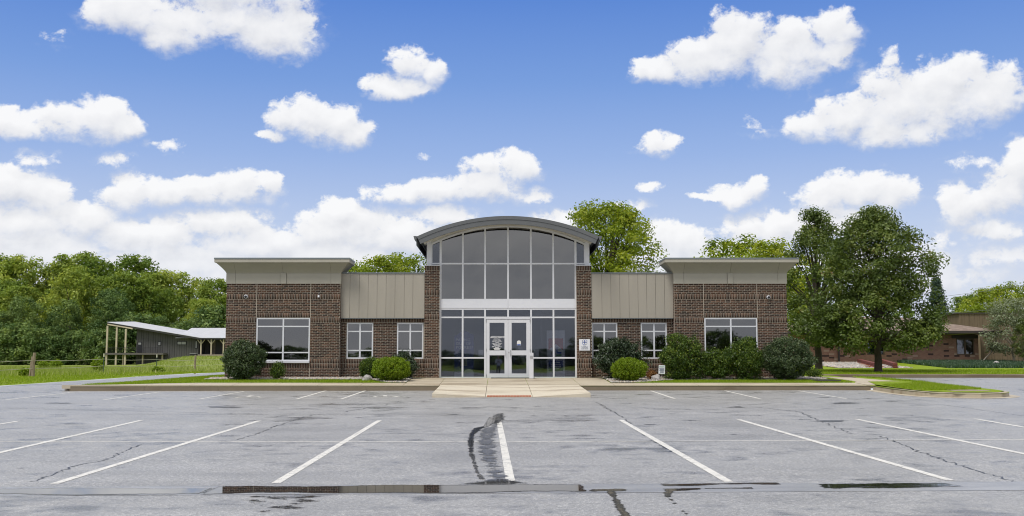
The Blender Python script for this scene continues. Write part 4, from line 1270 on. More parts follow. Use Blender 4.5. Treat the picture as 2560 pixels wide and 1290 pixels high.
# --- barrel roof over the entrance
DRF = 43.25
ox0, ox1 = XP(1042, 590, DRF), XP(1497, 590, DRF)
ot, oe = ZP(539.8, DRF), ZP(591, DRF)
oh, os_ = (ox1 - ox0) / 2, ot - oe
RO = (oh * oh + os_ * os_) / (2 * os_); oxc = (ox0 + ox1) / 2
def roof_prism(xa, xb, d_out, d_in, y0, y1, name, mat, n=48):
    """slab between two concentric arcs, d below the outer roof line"""
    A = math.asin(min(1, (xb - xa) / 2 / RO))
    cz = ot - RO
    ang = [-A + 2 * A * k / n for k in range(n + 1)]
    top = [(oxc + (RO - d_out) * math.sin(a), cz + (RO - d_out) * math.cos(a)) for a in ang]
    bot = [(oxc + (RO - d_in) * math.sin(a), cz + (RO - d_in) * math.cos(a)) for a in ang]
    m_ = MB()
    for i in range(n):
        m_.hexa([(bot[i][0], y0, bot[i][1]), (bot[i + 1][0], y0, bot[i + 1][1]), (bot[i + 1][0], y1, bot[i + 1][1]), (bot[i][0], y1, bot[i][1]),
                 (top[i][0], y0, top[i][1]), (top[i + 1][0], y0, top[i + 1][1]), (top[i + 1][0], y1, top[i + 1][1]), (top[i][0], y1, top[i][1])])
    bm = bmesh.new()
    vs = [bm.verts.new((v[0], v[1], v[2])) for v in m_.v]
    for f in m_.f: bm.faces.new([vs[i] for i in f])
    bmesh.ops.remove_doubles(bm, verts=bm.verts, dist=1e-5)
    seen = {}
    for f in list(bm.faces):                              # drop the inner walls between segments
        k = frozenset(v.index for v in f.verts)
        seen.setdefault(tuple(sorted((round(v.co.x, 4), round(v.co.y, 4), round(v.co.z, 4)) for v in f.verts)), []).append(f)
    kill = [f for fs_ in seen.values() if len(fs_) > 1 for f in fs_]
    bmesh.ops.delete(bm, geom=kill, context='FACES_ONLY')
    bmesh.ops.recalc_face_normals(bm, faces=bm.faces)
    b_ = wloc(office)
    for v in bm.verts: v.co -= b_
    me = bpy.data.meshes.new(name); bm.to_mesh(me); bm.free()
    me.materials.append(M[mat])
    o = bpy.data.objects.new(name, me); COL.objects.link(o); o.parent = office; WL[o.name] = b_.copy()
    return o
roof_prism(ox0, ox1, 0.0, 0.145, DRF, 52.0, 'barrel_roof', 'roofmetal')
roof_prism(ox0, ox1, 0.148, 0.345, DRF + 0.018, DRF + 0.10, 'roof_fascia', 'roofmetal')
roof_prism(ox0 + 0.12, ox1 - 0.12, 0.20, 0.30, DRF + 0.12, DG + 0.5, 'soffit', 'soffit')
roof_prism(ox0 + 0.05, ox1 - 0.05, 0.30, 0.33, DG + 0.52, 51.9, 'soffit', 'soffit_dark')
inf = MB()                                            # beige infill between the arched head and the roof
cz_r = ot - RO
for a, b in zip(ring[:-1], ring[1:]):
    ta, tb = (cz_r + math.sqrt((RO - 0.24) ** 2 - (q - oxc) ** 2) for q in (a, b))
    ta, tb = max(ta, arc(a) + 0.02), max(tb, arc(b) + 0.02)
    inf.hexa([(a, DG - 0.03, arc(a) + 0.011), (b, DG - 0.03, arc(b) + 0.011), (b, DG + 0.05, arc(b) + 0.011), (a, DG + 0.05, arc(a) + 0.011), (a, DG - 0.03, ta), (b, DG - 0.03, tb), (b, DG + 0.05, tb), (a, DG + 0.05, ta)])
inf.build('arch_infill', M['soffit'], office)
for sgn, xe in ((-1, ox0), (1, ox1)):
    g = MB(); xo = xe + sgn * 0.14
    g.prism([(xe + sgn * 0.012, oe - 0.13), (xo - sgn * 0.04, oe - 0.13), (xo, oe + 0.0), (xo, oe + 0.02), (xe + sgn * 0.012, oe + 0.02)], DRF + 0.02, 52.0)
    g.build('gutter', M['roofmetal'], office)
    MB().box(min(xe, xe + sgn * 0.03) , max(xe, xe + sgn * 0.03), DRF + 0.12, 51.9, oe - 0.36, oe - 0.135).build('eave_board', M['cap'], office)
# walls of the raised lobby under the roof, set back from the front posts
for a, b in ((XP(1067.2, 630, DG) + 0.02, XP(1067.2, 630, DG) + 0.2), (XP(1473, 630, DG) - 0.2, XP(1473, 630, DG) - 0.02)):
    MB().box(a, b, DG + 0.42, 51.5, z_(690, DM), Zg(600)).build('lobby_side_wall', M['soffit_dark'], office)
MB().box(PL1, PR0, DG + 0.07, DG + 0.13, ZS0 + 0.02, ZS1 - 0.02).build('spandrel_backing', M['blind'], office)

# --- lobby behind the glass
lb = MB().box(PL0, PR1, 50.0, 50.2, ZB, Zg(560)).box(PL0 - 0.02, PL0 + 0.1, DP + 0.6, 50, ZB, Zg(690)).box(PR1 - 0.1, PR1 + 0.02, DP + 0.6, 50, ZB, Zg(690))
lb.build('lobby_wall', M['room'], office)
MB().box(PL0, PR1, DG + 0.07, 50, ZB, ZBF + 0.004).build('lobby_floor', M['roomfloor'], office)
MB().box(PL0 + 0.11, PR1 - 0.11, DG + 0.3, 49.9, ZS0 + 0.05, ZS0 + 0.15).build('lobby_ceiling', M['room'], office)
for x in (-1.6, 1.9):
    MB().box(x, x + 0.12, 47.2, 47.4, ZBF + 0.006, ZS0 + 0.04).build('lobby_column', M['room'], office)
for (x0, x1) in ((LW0 + 0.27, LW1 - 0.27), (RW0 + 0.27, RW1 - 0.27)):
    MB().box(x0, x1, 47.5, 47.6, ZB, 4.0).build('room_wall', M['room'], office)
MB().box(LW1, PL0 - 0.03, 47.5, 47.6, ZB, 4.0).build('room_wall', M['room'], office)
MB().box(PR1 + 0.03, RW0, 47.5, 47.6, ZB, 4.0).build('room_wall', M['room'], office)

# ---------------------------------------------------------------- things on and by the building
def sec_camera(px, py, label):
    c = P(px, py, DW)
    e_ = empty('security_camera', c); tag(e_, label, 'camera', 'security cameras on the wings')
    MB().tube([(c.x, DW - 0.001, c.z), (c.x, DW - 0.05, c.z)], [0.085, 0.08], 14).build('mount_base', M['white'], e_)
    MB().tube([(c.x, DW - 0.05, c.z), (c.x, DW - 0.085, c.z - 0.005)], [0.074, 0.055], 14).build('housing', M['white'], e_, smooth=True)
    MB().tube([(c.x, DW - 0.08, c.z - 0.005), (c.x, DW - 0.11, c.z - 0.012), (c.x, DW - 0.125, c.z - 0.016)], [0.056, 0.046, 0.02], 14).build('lens', M['dark'], e_, smooth=True)
sec_camera(615, 741.5, 'round white security camera on the brick of the left wing')
sec_camera(1921, 743.3, 'round white security camera on the brick of the right wing')
c = P(797, 740, DW)
e_ = empty('wall_junction_box', c); tag(e_, 'small grey conduit box on the left wing above its window', 'box')
MB().box(c.x - 0.035, c.x + 0.035, DW - 0.07, DW - 0.003, c.z - 0.06, c.z + 0.03).build('box', M['plaque'], e_, bevel=0.006)
MB().tube([(c.x + 0.01, DW - 0.02, c.z + 0.03), (c.x + 0.01, DW - 0.02, c.z + 0.16)], [0.01, 0.01], 6).build('conduit', M['steel'], e_)

# blue ring emblem sign on the right pier
s0, s1 = P(1447.8, 876.4, DP), P(1474.9, 848, DP)
sg = empty('wall_sign', ((s0.x + s1.x) / 2, DP, s0.z)); tag(sg, 'square white sign with blue ring emblem on the right brick pier', 'sign')
MB().box(s0.x, s1.x, DP - 0.022, DP - 0.003, s0.z, s1.z).build('sign_board', M['plaque'], sg, bevel=0.002)
scx, scz = (s0.x + s1.x) / 2 + 0.005, ZP(855.5, DP)
def ring_mesh(cx_, cz_, ro, ri, y, mat, nm, parent):
    m_ = MB()
    for k in range(24):
        a0, a1 = R(15 * k), R(15 * k + 15)
        m_.face([(cx_ + ro * math.cos(a0), y, cz_ + ro * math.sin(a0)), (cx_ + ro * math.cos(a1), y, cz_ + ro * math.sin(a1)), (cx_ + ri * math.cos(a1), y, cz_ + ri * math.sin(a1)), (cx_ + ri * math.cos(a0), y, cz_ + ri * math.sin(a0))])
    return m_.build(nm, mat, parent)
for dx, dz, mt in ((-0.042, 0.042, 'ink_grey'), (0.042, -0.042, 'ink_grey'), (0.042, 0.042, 'ink_blue'), (-0.042, -0.042, 'ink_blue')):
    ring_mesh(scx + dx, scz + dz, 0.064, 0.048, DP - (0.0235 if mt == 'ink_grey' else 0.0245), M[mt], 'emblem_ring', sg)
for s, py in (('Valley', 865.8), ('Professionals', 868.2), ('Community', 870.6), ('Health Center', 873.2)):
    lettering(s, 0.052, scx, DP - 0.0235, ZP(py, DP), M['ink_grey'], sg, bold=0.0012)

# push button post by the right door
b0, b1 = P(1323.2, 950.3, 43.55), P(1333.6, 882, 43.55)
ps = empty('push_button_post', ((b0.x + b1.x) / 2, 43.55, site_z(43.55) + 0.012)); tag(ps, 'white door opener post with push button beside the right door', 'post')
pz0 = site_z(43.5) + 0.013
MB().box(b0.x, b1.x, 43.5, 43.62, pz0, b1.z).build('post', M['white'], ps, bevel=0.006)
MB().box(b0.x + 0.03, b1.x - 0.03, 43.485, 43.499, b1.z - 0.24, b1.z - 0.12).build('push_plate', M['steel'], ps, bevel=0.003)
mz = site_z(43.8) + 0.014
dm = empty('door_mat', (0.5, 43.8, mz)); tag(dm, 'black rubber mat lying before the glass doors', 'mat')
mt_ = MB(); mt_.hexa([(XP(1227, 948, 43.7), 43.64, site_z(43.64) + 0.014), (XP(1337, 948, 43.7), 43.64, site_z(43.64) + 0.014), (XP(1337, 948, 43.7), 44.1, site_z(44.1) + 0.014), (XP(1227, 948, 43.7), 44.1, site_z(44.1) + 0.014),
    (XP(1227, 948, 43.7), 43.64, site_z(43.64) + 0.026), (XP(1337, 948, 43.7), 43.64, site_z(43.64) + 0.026), (XP(1337, 948, 43.7), 44.1, site_z(44.1) + 0.026), (XP(1227, 948, 43.7), 44.1, site_z(44.1) + 0.026)])
mt_.build('mat', M['dark'], dm)

# banner, poster and notices inside
DB = 44.75
bn = empty('standing_banner', (XP(1160, 900, DB), DB, ZBF)); tag(bn, 'blue standing banner asking about paying, behind the left glass', 'banner')
bx0, bx1 = XP(1136, 880, DB), XP(1184, 880, DB)
top = [(bx0 + (bx1 - bx0) * k / 12, ZP(834, DB) + 0.09 * math.sin((k / 12 - 0.25) * 2 * math.pi) + 0.05 * k / 12) for k in range(13)]
MB().prism([(bx0, ZP(930, DB)), (bx1, ZP(930, DB))] + top[::-1], DB, DB + 0.02).build('banner_sheet', M['banner_blue'], bn)
for s, py in (('PAYING', 853), ('OUT OF', 862.3), ('POCKET?', 872)):
    lettering(s, 0.175, XP(1139.5, 850, DB), DB - 0.003, ZP(py, DB), M['ink_white'], bn, 'LEFT')
MB().box(XP(1150, 900, DB), XP(1168, 900, DB), DB - 0.006, DB - 0.002, ZP(915, DB), ZP(893, DB)).build('leaflet', M['blind'], bn)
MB().box(bx0, bx1, DB - 0.06, DB + 0.12, ZBF + 0.006, ZP(930.5, DB)).build('banner_base', M['paper'], bn, bevel=0.02)
ck = empty('arched_board', (XP(1172, 930, 44.6), 44.6, ZBF)); tag(ck, 'low white board with rounded top inside the left glass', 'board')
ax0, ax1 = XP(1160, 930, 44.6), XP(1184, 930, 44.6)
MB().prism([(ax0, ZBF + 0.006), (ax1, ZBF + 0.006), (ax1, ZP(930, 44.6))] + [((ax0 + ax1) / 2 + (ax1 - ax0) / 2 * math.cos(R(a)), ZP(930, 44.6) + 0.11 * math.sin(R(a))) for a in range(20, 180, 20)] + [(ax0, ZP(930, 44.6))], 44.6, 44.63).build('board', M['paper'], ck)
for px, lab in ((1196, 'white notice sheet taped inside the glass left of the doors'), (1334, 'white notice sheet taped inside the glass right of the doors')):
    e_ = empty('notice_sheet', (XP(px + 6, 880, DG), DG + 0.01, ZP(891, DG))); tag(e_, lab, 'notice', 'notices on the glass')
    MB().box(XP(px, 880, DG), XP(px + 13, 880, DG), DG + 0.0085, DG + 0.0105, ZP(891.5, DG), ZP(874.5, DG)).build('sheet', M['paper'], e_)
pb = empty('poster_stand', (XP(1389, 900, DB), DB, ZBF)); tag(pb, 'tall white poster stand with red gable picture behind the right glass', 'poster')
qx0, qx1 = XP(1367, 880, DB), XP(1412, 880, DB)
MB().box(qx0, qx1, DB, DB + 0.04, ZBF + 0.006, ZP(826, DB)).build('board', M['paper'], pb)
cx_ = (qx0 + qx1) / 2
MB().prism([(qx0 + 0.07, ZP(875, DB)), (qx1 - 0.07, ZP(875, DB)), (qx1 - 0.07, ZP(846, DB)), (qx0 + 0.07, ZP(846, DB))], DB - 0.004, DB - 0.001).build('red_field', M['ink_red'], pb)
MB().prism([(qx0 + 0.07, ZP(894, DB)), (qx1 - 0.07, ZP(894, DB)), (qx1 - 0.07, ZP(876, DB)), (cx_, ZP(860, DB)), (qx0 + 0.07, ZP(876, DB))], DB - 0.008, DB - 0.005).build('white_gable', M['paper'], pb)
MB().box(cx_ + 0.02, cx_ + 0.08, DB - 0.012, DB - 0.009, ZP(884, DB), ZP(868, DB)).box(cx_ + 0.081, cx_ + 0.24, DB - 0.012, DB - 0.009, ZP(884, DB), ZP(880, DB)).build('blue_letter', M['ink_blue'], pb)
MB().box(cx_ + 0.02, cx_ + 0.24, DB - 0.012, DB - 0.009, ZP(890, DB), ZP(886, DB)).build('green_bar', M['ink_green'], pb)
MB().box(qx0 + 0.07, qx1 - 0.07, DB - 0.004, DB - 0.001, ZP(928, DB), ZP(901, DB)).build('navy_field', M['banner_blue'], pb)
for k, wd in enumerate((0.34, 0.42, 0.42, 0.3)):
    MB().box(cx_ - wd / 2, cx_ + wd / 2, DB - 0.008, DB - 0.005, ZP(908 + k * 5, DB), ZP(906 + k * 5, DB)).build('text_line', M['ink_white'], pb)
# ---------------------------------------------------------------- vegetation
def leaf_mat(name, stops, trans=0.35, gloss=0.06, hue=0.0):
    m, t, out = new_mat(name)
    at = t.node('ShaderNodeAttribute'); at.attribute_name = 'tint'
    oi = t.node('ShaderNodeObjectInfo')
    f = t.math('ADD', at.outputs['Fac'], t.math('MULTIPLY', t.math('SUBTRACT', oi.outputs['Random'], 0.5), hue), clamp=True)
    c = t.ramp(f, stops)
    d = t.node('ShaderNodeBsdfDiffuse'); t.put(d.inputs['Color'], c)
    tr = t.node('ShaderNodeBsdfTranslucent'); t.put(tr.inputs['Color'], t.vmath('MULTIPLY', c, (1.25, 1.2, 0.7)))
    mx = t.node('ShaderNodeMixShader'); mx.inputs[0].default_value = trans
    t.l.new(d.outputs[0], mx.inputs[1]); t.l.new(tr.outputs[0], mx.inputs[2])
    g = t.node('ShaderNodeBsdfGlossy'); g.inputs['Roughness'].default_value = 0.45
    mx2 = t.node('ShaderNodeMixShader'); mx2.inputs[0].default_value = gloss
    t.l.new(mx.outputs[0], mx2.inputs[1]); t.l.new(g.outputs[0], mx2.inputs[2])
    t.l.new(mx2.outputs[0], out.inputs['Surface'])
    return m
M['leaf_pear'] = leaf_mat('leaf_pear', [(0, (0.046, 0.076, 0.014)), (0.45, (0.086, 0.129, 0.025)), (0.8, (0.157, 0.208, 0.042)), (0.93, (0.212, 0.243, 0.061)), (1, (0.202, 0.101, 0.040))], 0.3, 0.03)
M['leaf_yellow'] = leaf_mat('leaf_yellow_green', [(0, (0.10, 0.155, 0.012)), (0.5, (0.22, 0.29, 0.022)), (1, (0.42, 0.45, 0.055))], 0.4, 0.02, hue=0.25)
M['leaf_wood'] = leaf_mat('leaf_wood', [(0, (0.088, 0.149, 0.024)), (0.5, (0.204, 0.281, 0.044)), (1, (0.429, 0.484, 0.099))], 0.35, 0.015, hue=0.6)  # leaf colour lightened in place of haze over the far wood
M['leaf_thicket'] = leaf_mat('leaf_thicket', [(0, (0.049, 0.094, 0.029)), (0.5, (0.104, 0.169, 0.049)), (1, (0.247, 0.325, 0.098))], 0.28, 0.015, hue=0.5)  # darker understory leaf, also lightened in place of haze
M['leaf_spruce'] = leaf_mat('leaf_spruce', [(0, (0.040, 0.070, 0.052)), (0.5, (0.070, 0.11, 0.082)), (1, (0.12, 0.17, 0.125))], 0.15, 0.02)
M['leaf_grey'] = leaf_mat('leaf_grey_green', [(0, (0.12, 0.15, 0.09)), (0.5, (0.20, 0.235, 0.14)), (1, (0.30, 0.33, 0.21))], 0.3, 0.02)
M['leaf_yew'] = leaf_mat('leaf_yew', [(0, (0.075, 0.135, 0.006)), (0.5, (0.165, 0.255, 0.010)), (1, (0.32, 0.41, 0.03))], 0.3, 0.02)
M['leaf_dark'] = leaf_mat('leaf_holly', [(0, (0.012, 0.026, 0.010)), (0.6, (0.030, 0.058, 0.020)), (1, (0.095, 0.130, 0.055))], 0.12, 0.06)
M['leaf_round'] = leaf_mat('leaf_viburnum', [(0, (0.022, 0.044, 0.016)), (0.55, (0.055, 0.092, 0.032)), (1, (0.165, 0.205, 0.095))], 0.2, 0.04)
M['leaf_bush'] = leaf_mat('leaf_burning_bush', [(0, (0.025, 0.055, 0.008)), (0.6, (0.069, 0.124, 0.015)), (1, (0.230, 0.287, 0.040))], 0.3, 0.03)
M['leaf_brown'] = leaf_mat('leaf_dried', [(0, (0.12, 0.05, 0.015)), (1, (0.34, 0.17, 0.06))], 0.2, 0.02)
M['leaf_cover'] = leaf_mat('leaf_juniper', [(0, (0.022, 0.055, 0.025)), (0.6, (0.045, 0.10, 0.042)), (1, (0.09, 0.15, 0.06))], 0.15)
M['bark'] = simple('bark', (0.060, 0.048, 0.036), 0.95, 0.35, 9, fine=0.8, fscale=40)
M['bark_pale'] = simple('bark_pale', (0.24, 0.21, 0.17), 0.9, 0.3, 9)

def unit(v): return v / (np.linalg.norm(v, axis=1, keepdims=True) + 1e-9)
def leaf_cloud(rg, cen, rad, per, size, shell=0.45, upb=0.45, wid=0.55, tint_c=0.55, flat=1.0):
    """leaf-sized faces spread through clumps; returns vertices, quads and tint per vertex"""
    n = len(cen)
    idx = np.repeat(np.arange(n), per)
    m = len(idx)
    d = unit(rg.normal(size=(m, 3)))
    rr = rg.random((m, 1)) ** shell
    p = cen[idx] + d * rr * rad[idx]
    nrm = unit(d * 0.55 + np.array([0, 0, upb]) + rg.normal(size=(m, 3)) * 0.45)
    t1 = unit(np.cross(nrm, rg.normal(size=(m, 3))))
    t2 = np.cross(nrm, t1)
    L = size * rg.uniform(0.65, 1.3, (m, 1)); W = L * wid
    v = np.stack([p - t1 * L * 0.5, p + t2 * W * 0.5, p + t1 * L * 0.5, p - t2 * W * 0.5], 1).reshape(-1, 3)
    q = np.arange(m * 4).reshape(-1, 4)
    tc_ = rg.random(n)
    tint = np.clip(tc_[idx] * tint_c + rg.random(m) * (1 - tint_c), 0, 1)
    return v, q, np.repeat(tint, 4)
def make_tree(seed, H, th, tr, crown_w, prof, nclump, per, leaf, clump_r, bark='bark', leafm='leaf_wood', limbs=26, lean=0.0, shell_bias=0.5, extra=()):
    """returns (trunk mesh, crown mesh) with the foot at the origin"""
    rg = np.random.default_rng(seed); r = random.Random(seed)
    t = rg.random(nclump) ** 0.9
    ang = rg.random(nclump) * 2 * np.pi
    ph = rg.random(4) * 6.28
    lobes = 1 + 0.15 * np.sin(2 * ang + ph[0] + 3 * t) + 0.17 * np.sin(5 * ang + ph[1] - 5 * t) + 0.10 * np.sin(9 * t + ph[2])
    rmax = np.array([prof(x) for x in t]) * crown_w / 2 * lobes
    rr = rmax * (0.25 + 0.75 * rg.random(nclump) ** shell_bias)
    cz = th + t * (H - th)
    cen = np.c_[rr * np.cos(ang) + lean * t, rr * np.sin(ang), cz]
    cr = clump_r * rg.uniform(0.6, 1.35, (nclump, 1)) * np.array([1.0, 1.0, 0.72])
    for (ex, ey, ez, er, en) in extra:                # side lobes
        ec = np.array([ex, ey, ez]) + unit(rg.normal(size=(en, 3))) * (rg.random((en, 1)) ** 0.4) * np.array([er, er, er * 0.8])
        cen = np.r_[cen, ec]; cr = np.r_[cr, clump_r * rg.uniform(0.6, 1.2, (en, 1)) * np.array([1.0, 1.0, 0.72])]
    nclump = len(cen)
    v, q, tint = leaf_cloud(rg, cen, cr, per, leaf, tint_c=0.66)
    crown = np_mesh('crown', v, q, M[leafm], attrs={'tint': tint})
    mb = MB()
    top = th + (H - th) * 0.72
    tp = [(0, 0, -0.15), (0, 0, 0.12), (0.02 * H * 0.1, 0, th * 0.6), (r.uniform(-.1, .1), r.uniform(-.1, .1), th), (lean * 0.4 + r.uniform(-.2, .2), r.uniform(-.2, .2), th + (H - th) * 0.35), (lean * 0.8, 0, top)]
    mb.tube(tp, [tr * 1.6, tr * 1.15, tr, tr * 0.92, tr * 0.5, tr * 0.12], 9)
    order = np.argsort(-np.hypot(cen[:, 0], cen[:, 1]))
    pick = order[:: max(1, nclump // limbs)][:limbs]
    for k in pick:
        c = cen[k]
        z0 = th * 0.92 + (c[2] - th) * 0.38
        z0 = min(max(z0, th * 0.8), top)
        x0 = lean * max(0, (z0 - th) / (H - th))
        mid = (x0 + (c[0] - x0) * 0.45, c[1] * 0.45, z0 + (c[2] - z0) * 0.62)
        mb.tube([(x0, 0, z0), mid, tuple(c)], [tr * 0.36, tr * 0.22, tr * 0.05], 5)
    me = bpy.data.meshes.new('trunk'); me.from_pydata(mb.v, [], mb.f); me.materials.append(M[bark])
    for p in me.polygons: p.use_smooth = True
    return me, crown
ROUND = lambda t: math.sqrt(max(0.03, 1 - ((t - 0.42) / 0.62) ** 2))
PEAR = lambda t: max(0.10, (min(1, 0.55 + t * 2.2) if t < 0.22 else 1.0 - 0.12 * ((t - 0.22) / 0.3) if t < 0.52 else 0.88 * math.sqrt(max(0.02, 1 - ((t - 0.52) / 0.52) ** 1.7))))
CONE = lambda t: max(0.03, (1 - t) ** 0.85)
PEAR2 = lambda t: interp(t, [0, 0.08, 0.25, 0.45, 0.65, 0.82, 0.93, 1.0], [0.58, 0.92, 1.0, 0.93, 0.74, 0.52, 0.31, 0.08])
def place_tree(name, meshes, loc, scale, rotz, label, group=None, cat='tree'):
    e_ = empty(name, loc); e_.scale = scale if isinstance(scale, tuple) else (scale,) * 3; e_.rotation_euler = (0, 0, rotz)
    tag(e_, label, cat, group)
    for nm, me in zip(('trunk', 'crown'), meshes):
        o = bpy.data.objects.new(nm, me); COL.objects.link(o); o.parent = e_
    return e_
def tz(x, y): return terrain_z(x, y)
def base_at(px, D): return XP(px, 900, D)

# the two pear trees on the right lawn
D1 = 60.0; x1 = XP(2196, 925, D1)
H1 = ZP(530, D1) - tz(x1, D1)
pear1 = make_tree(11, H1, 1.3, 0.20, 6.7, PEAR2, 370, 125, 0.165, 0.68, leafm='leaf_pear', limbs=44, shell_bias=0.40, extra=((-2.5, -0.8, 3.1, 1.2, 26), (-2.7, -0.3, 2.2, 0.9, 14), (2.3, -0.8, 2.4, 1.0, 20), (-0.5, -1.8, 4.6, 1.0, 14)))
place_tree('pear_tree', pear1, (x1, D1, tz(x1, D1)), 1.0, 0.0, 'large dense pear tree with leaves down low on the right lawn')
D2 = 66.0; x2 = XP(2047, 920, D2)
H2 = ZP(532, D2) - tz(x2, D2)
pear2 = make_tree(23, H2, 1.7, 0.21, 4.7, lambda t: interp(t, [0, 0.15, 0.45, 0.7, 0.88, 1.0], [0.55, 0.85, 1.0, 0.85, 0.5, 0.12]), 190, 105, 0.165, 0.66, leafm='leaf_pear', limbs=46, shell_bias=0.5)
place_tree('pear_tree', pear2, (x2, D2, tz(x2, D2)), 1.0, 1.0, 'taller thinner pear tree just behind the right wing, with dark open branches')

# bright tree behind the entrance
D3 = 72.0; x3 = XP(1517, 700, D3)
H3 = ZP(520, D3) - tz(x3, D3)
mid_tree = make_tree(31, H3, 2.4, 0.26, 7.2, lambda t: min(1.0, 0.72 + 0.5 * t) if t < 0.55 else math.sqrt(max(0.03, 1 - ((t - 0.55) / 0.5) ** 2.2)), 380, 90, 0.20, 0.80, leafm='leaf_yellow', limbs=30)
place_tree('maple_tree', mid_tree, (x3, D3, tz(x3, D3)), 1.0, 0.4, 'bright yellow green round tree rising behind the arched roof')

# prototypes for the farther trees
protoW = [make_tree(100 + k, 20, 4.0, 0.35, 11.5, ROUND, 170, 52, 0.62, 1.55, limbs=16) for k in range(4)]
protoD = [make_tree(120 + k, 20, 2.0, 0.35, 11.5, ROUND, 170, 55, 0.60, 1.6, leafm='leaf_thicket', limbs=16) for k in range(2)]
protoB = [make_tree(140 + k, 7, 0.4, 0.14, 8.0, ROUND, 95, 60, 0.50, 1.15, leafm='leaf_thicket', limbs=10) for k in range(2)]
protoY = [make_tree(160 + k, 12, 2.2, 0.24, 8.5, ROUND, 150, 60, 0.34, 1.05, leafm='leaf_yellow', limbs=16) for k in range(2)]
spruce = make_tree(180, 11, 0.6, 0.2, 5.4, CONE, 210, 48, 0.30, 0.62, leafm='leaf_spruce', limbs=24)
greyt = make_tree(190, 6, 1.0, 0.12, 5.2, ROUND, 130, 60, 0.20, 0.7, leafm='leaf_grey', bark='bark_pale', limbs=20)

# the wood on the left, tree by tree
rr = random.Random(5)
def skyline(px):
    return interp(px, [-300, 0, 60, 118, 140, 200, 300, 352, 372, 420, 450, 470, 520, 600, 760], [640, 650, 652, 668, 640, 634, 636, 640, 684, 672, 680, 694, 688, 684, 690])
ORD = ['first', 'second', 'third', 'fourth', 'fifth', 'sixth', 'seventh', 'eighth', 'ninth', 'tenth', 'eleventh', 'twelfth', 'thirteenth', 'fourteenth', 'fifteenth', 'sixteenth', 'seventeenth', 'eighteenth']
rown = ['back row', 'middle row', 'front row']
k = 0
for row, (D, step) in enumerate(((262, 62), (238, 58), (217, 66))):
    px = -130 + row * 23; cnt = 0
    while px < 640:
        j = px + rr.uniform(-14, 14)
        x = XP(j, 900, D); z0 = tz(x, D)
        top = skyline(j) + (4 + rr.uniform(-6, 26) if row == 0 else rr.uniform(24, 75) if row == 1 else rr.uniform(70, 135))
        h = ZP(top, D) - z0
        if j < -60: lab = 'outermost tree beyond the left picture edge, ' + rown[row]
        elif j < 4: lab = 'tree of the left wood at the left picture edge, ' + rown[row]
        elif j > 566: lab = 'tree of the left wood, mostly behind the left wing, ' + rown[row]
        else: lab = '%s tree from the left in the %s of the left wood' % (ORD[cnt], rown[row]); cnt += 1
        place_tree('wood_tree', protoW[k % 4] if row < 2 else protoD[k % 2], (x, D + rr.uniform(-6, 6), z0), (h / 20 * rr.uniform(0.85, 1.1), h / 20, h / 20), rr.uniform(0, 6.28), lab, 'trees of the left wood')
        k += 1; px += step
px = -120; cnt = 0
while px < 280:                                        # undergrowth along the edge of the wood
    D = 204 + rr.uniform(-3, 4)
    x = XP(px, 900, D)
    if not (268 < px < 600):
        h = rr.uniform(4.5, 9)
        place_tree('thicket_shrub', protoB[k % 2], (x, D, tz(x, D)), h / 7, rr.uniform(0, 6.28), ('%s shrub from the left in the thicket under the left wood' % ORD[cnt]) if px > 0 else ('thicket shrub beyond the left picture edge, %s from it' % ORD[int(-px // 30)]), 'thicket shrubs under the left wood', 'shrub')
        cnt += px > 0
    k += 1; px += 34
for cnt, px in enumerate((300, 345, 390, 440, 490, 540, 590)):
    D = 212; x = XP(px, 900, D); h = rr.uniform(6, 10)
    place_tree('thicket_shrub', protoB[k % 2], (x, D, tz(x, D)), h / 7, rr.uniform(0, 6.28), '%s shrub from the left behind the grey house' % ORD[cnt], 'thicket shrubs behind the grey house', 'shrub'); k += 1
# trees seen over the roofs and at the right edge
far = [(945, 648, 105, 'Y', 'bright tree over the left metal wall, left of two'), (1022, 640, 112, 'Y', 'bright tree over the left metal wall, right of two'), (890, 668, 118, 'W', 'dark tree top beside the left wing cornice'),
       (1845, 600, 118, 'Y', 'pale green tree over the right wing, left of two'), (1925, 612, 105, 'Y', 'pale green tree over the right wing, right of two'),
       (2420, 742, 160, 'W', 'hazy tree far behind the brown shed'), (2470, 726, 150, 'Y', 'yellow green tree behind the brown shed, left of three'), (2530, 712, 146, 'Y', 'yellow green tree behind the brown shed, middle of three'), (2600, 705, 150, 'Y', 'yellow green tree behind the brown shed, at the picture edge'),
       (1990, 690, 130, 'W', 'tree far behind the thin pear tree'), (2120, 740, 140, 'W', 'far tree between the two pear trunks'), (2240, 740, 145, 'W', 'far tree behind the large pear tree')]
for i, (px, top, D, kd, lab) in enumerate(far):
    x = XP(px, 800, D); z0 = tz(x, D); h = ZP(top, D) - z0
    pr, hh = {'Y': (protoY[i % 2], 12), 'W': (protoW[i % 4], 20)}[kd]
    place_tree('leafy_tree', pr, (x, D, z0), (h / hh * 1.05, h / hh, h / hh), i * 1.3, lab)
D = 108; x = XP(2345, 800, D); place_tree('spruce_tree', spruce, (x, D, tz(x, D)), (ZP(698, D) - tz(x, D)) / 11.0, 0.5, 'blue green spruce behind the large pear tree')
D = 82; x = XP(2530, 800, D); place_tree('willow_shrub', greyt, (x, D, tz(x, D)), ((ZP(752, D) - tz(x, D)) / 6 * 1.0,) * 3, 0.2, 'tall grey green shrub at the right picture edge', cat='shrub')
D = 80.5; x = XP(2556, 850, D); place_tree('dark_shrub', (greyt[0], pear2[1]), (x, D, tz(x, D)), 0.34, 0.9, 'dark leafy shrub below the grey green one at the right edge', cat='shrub')
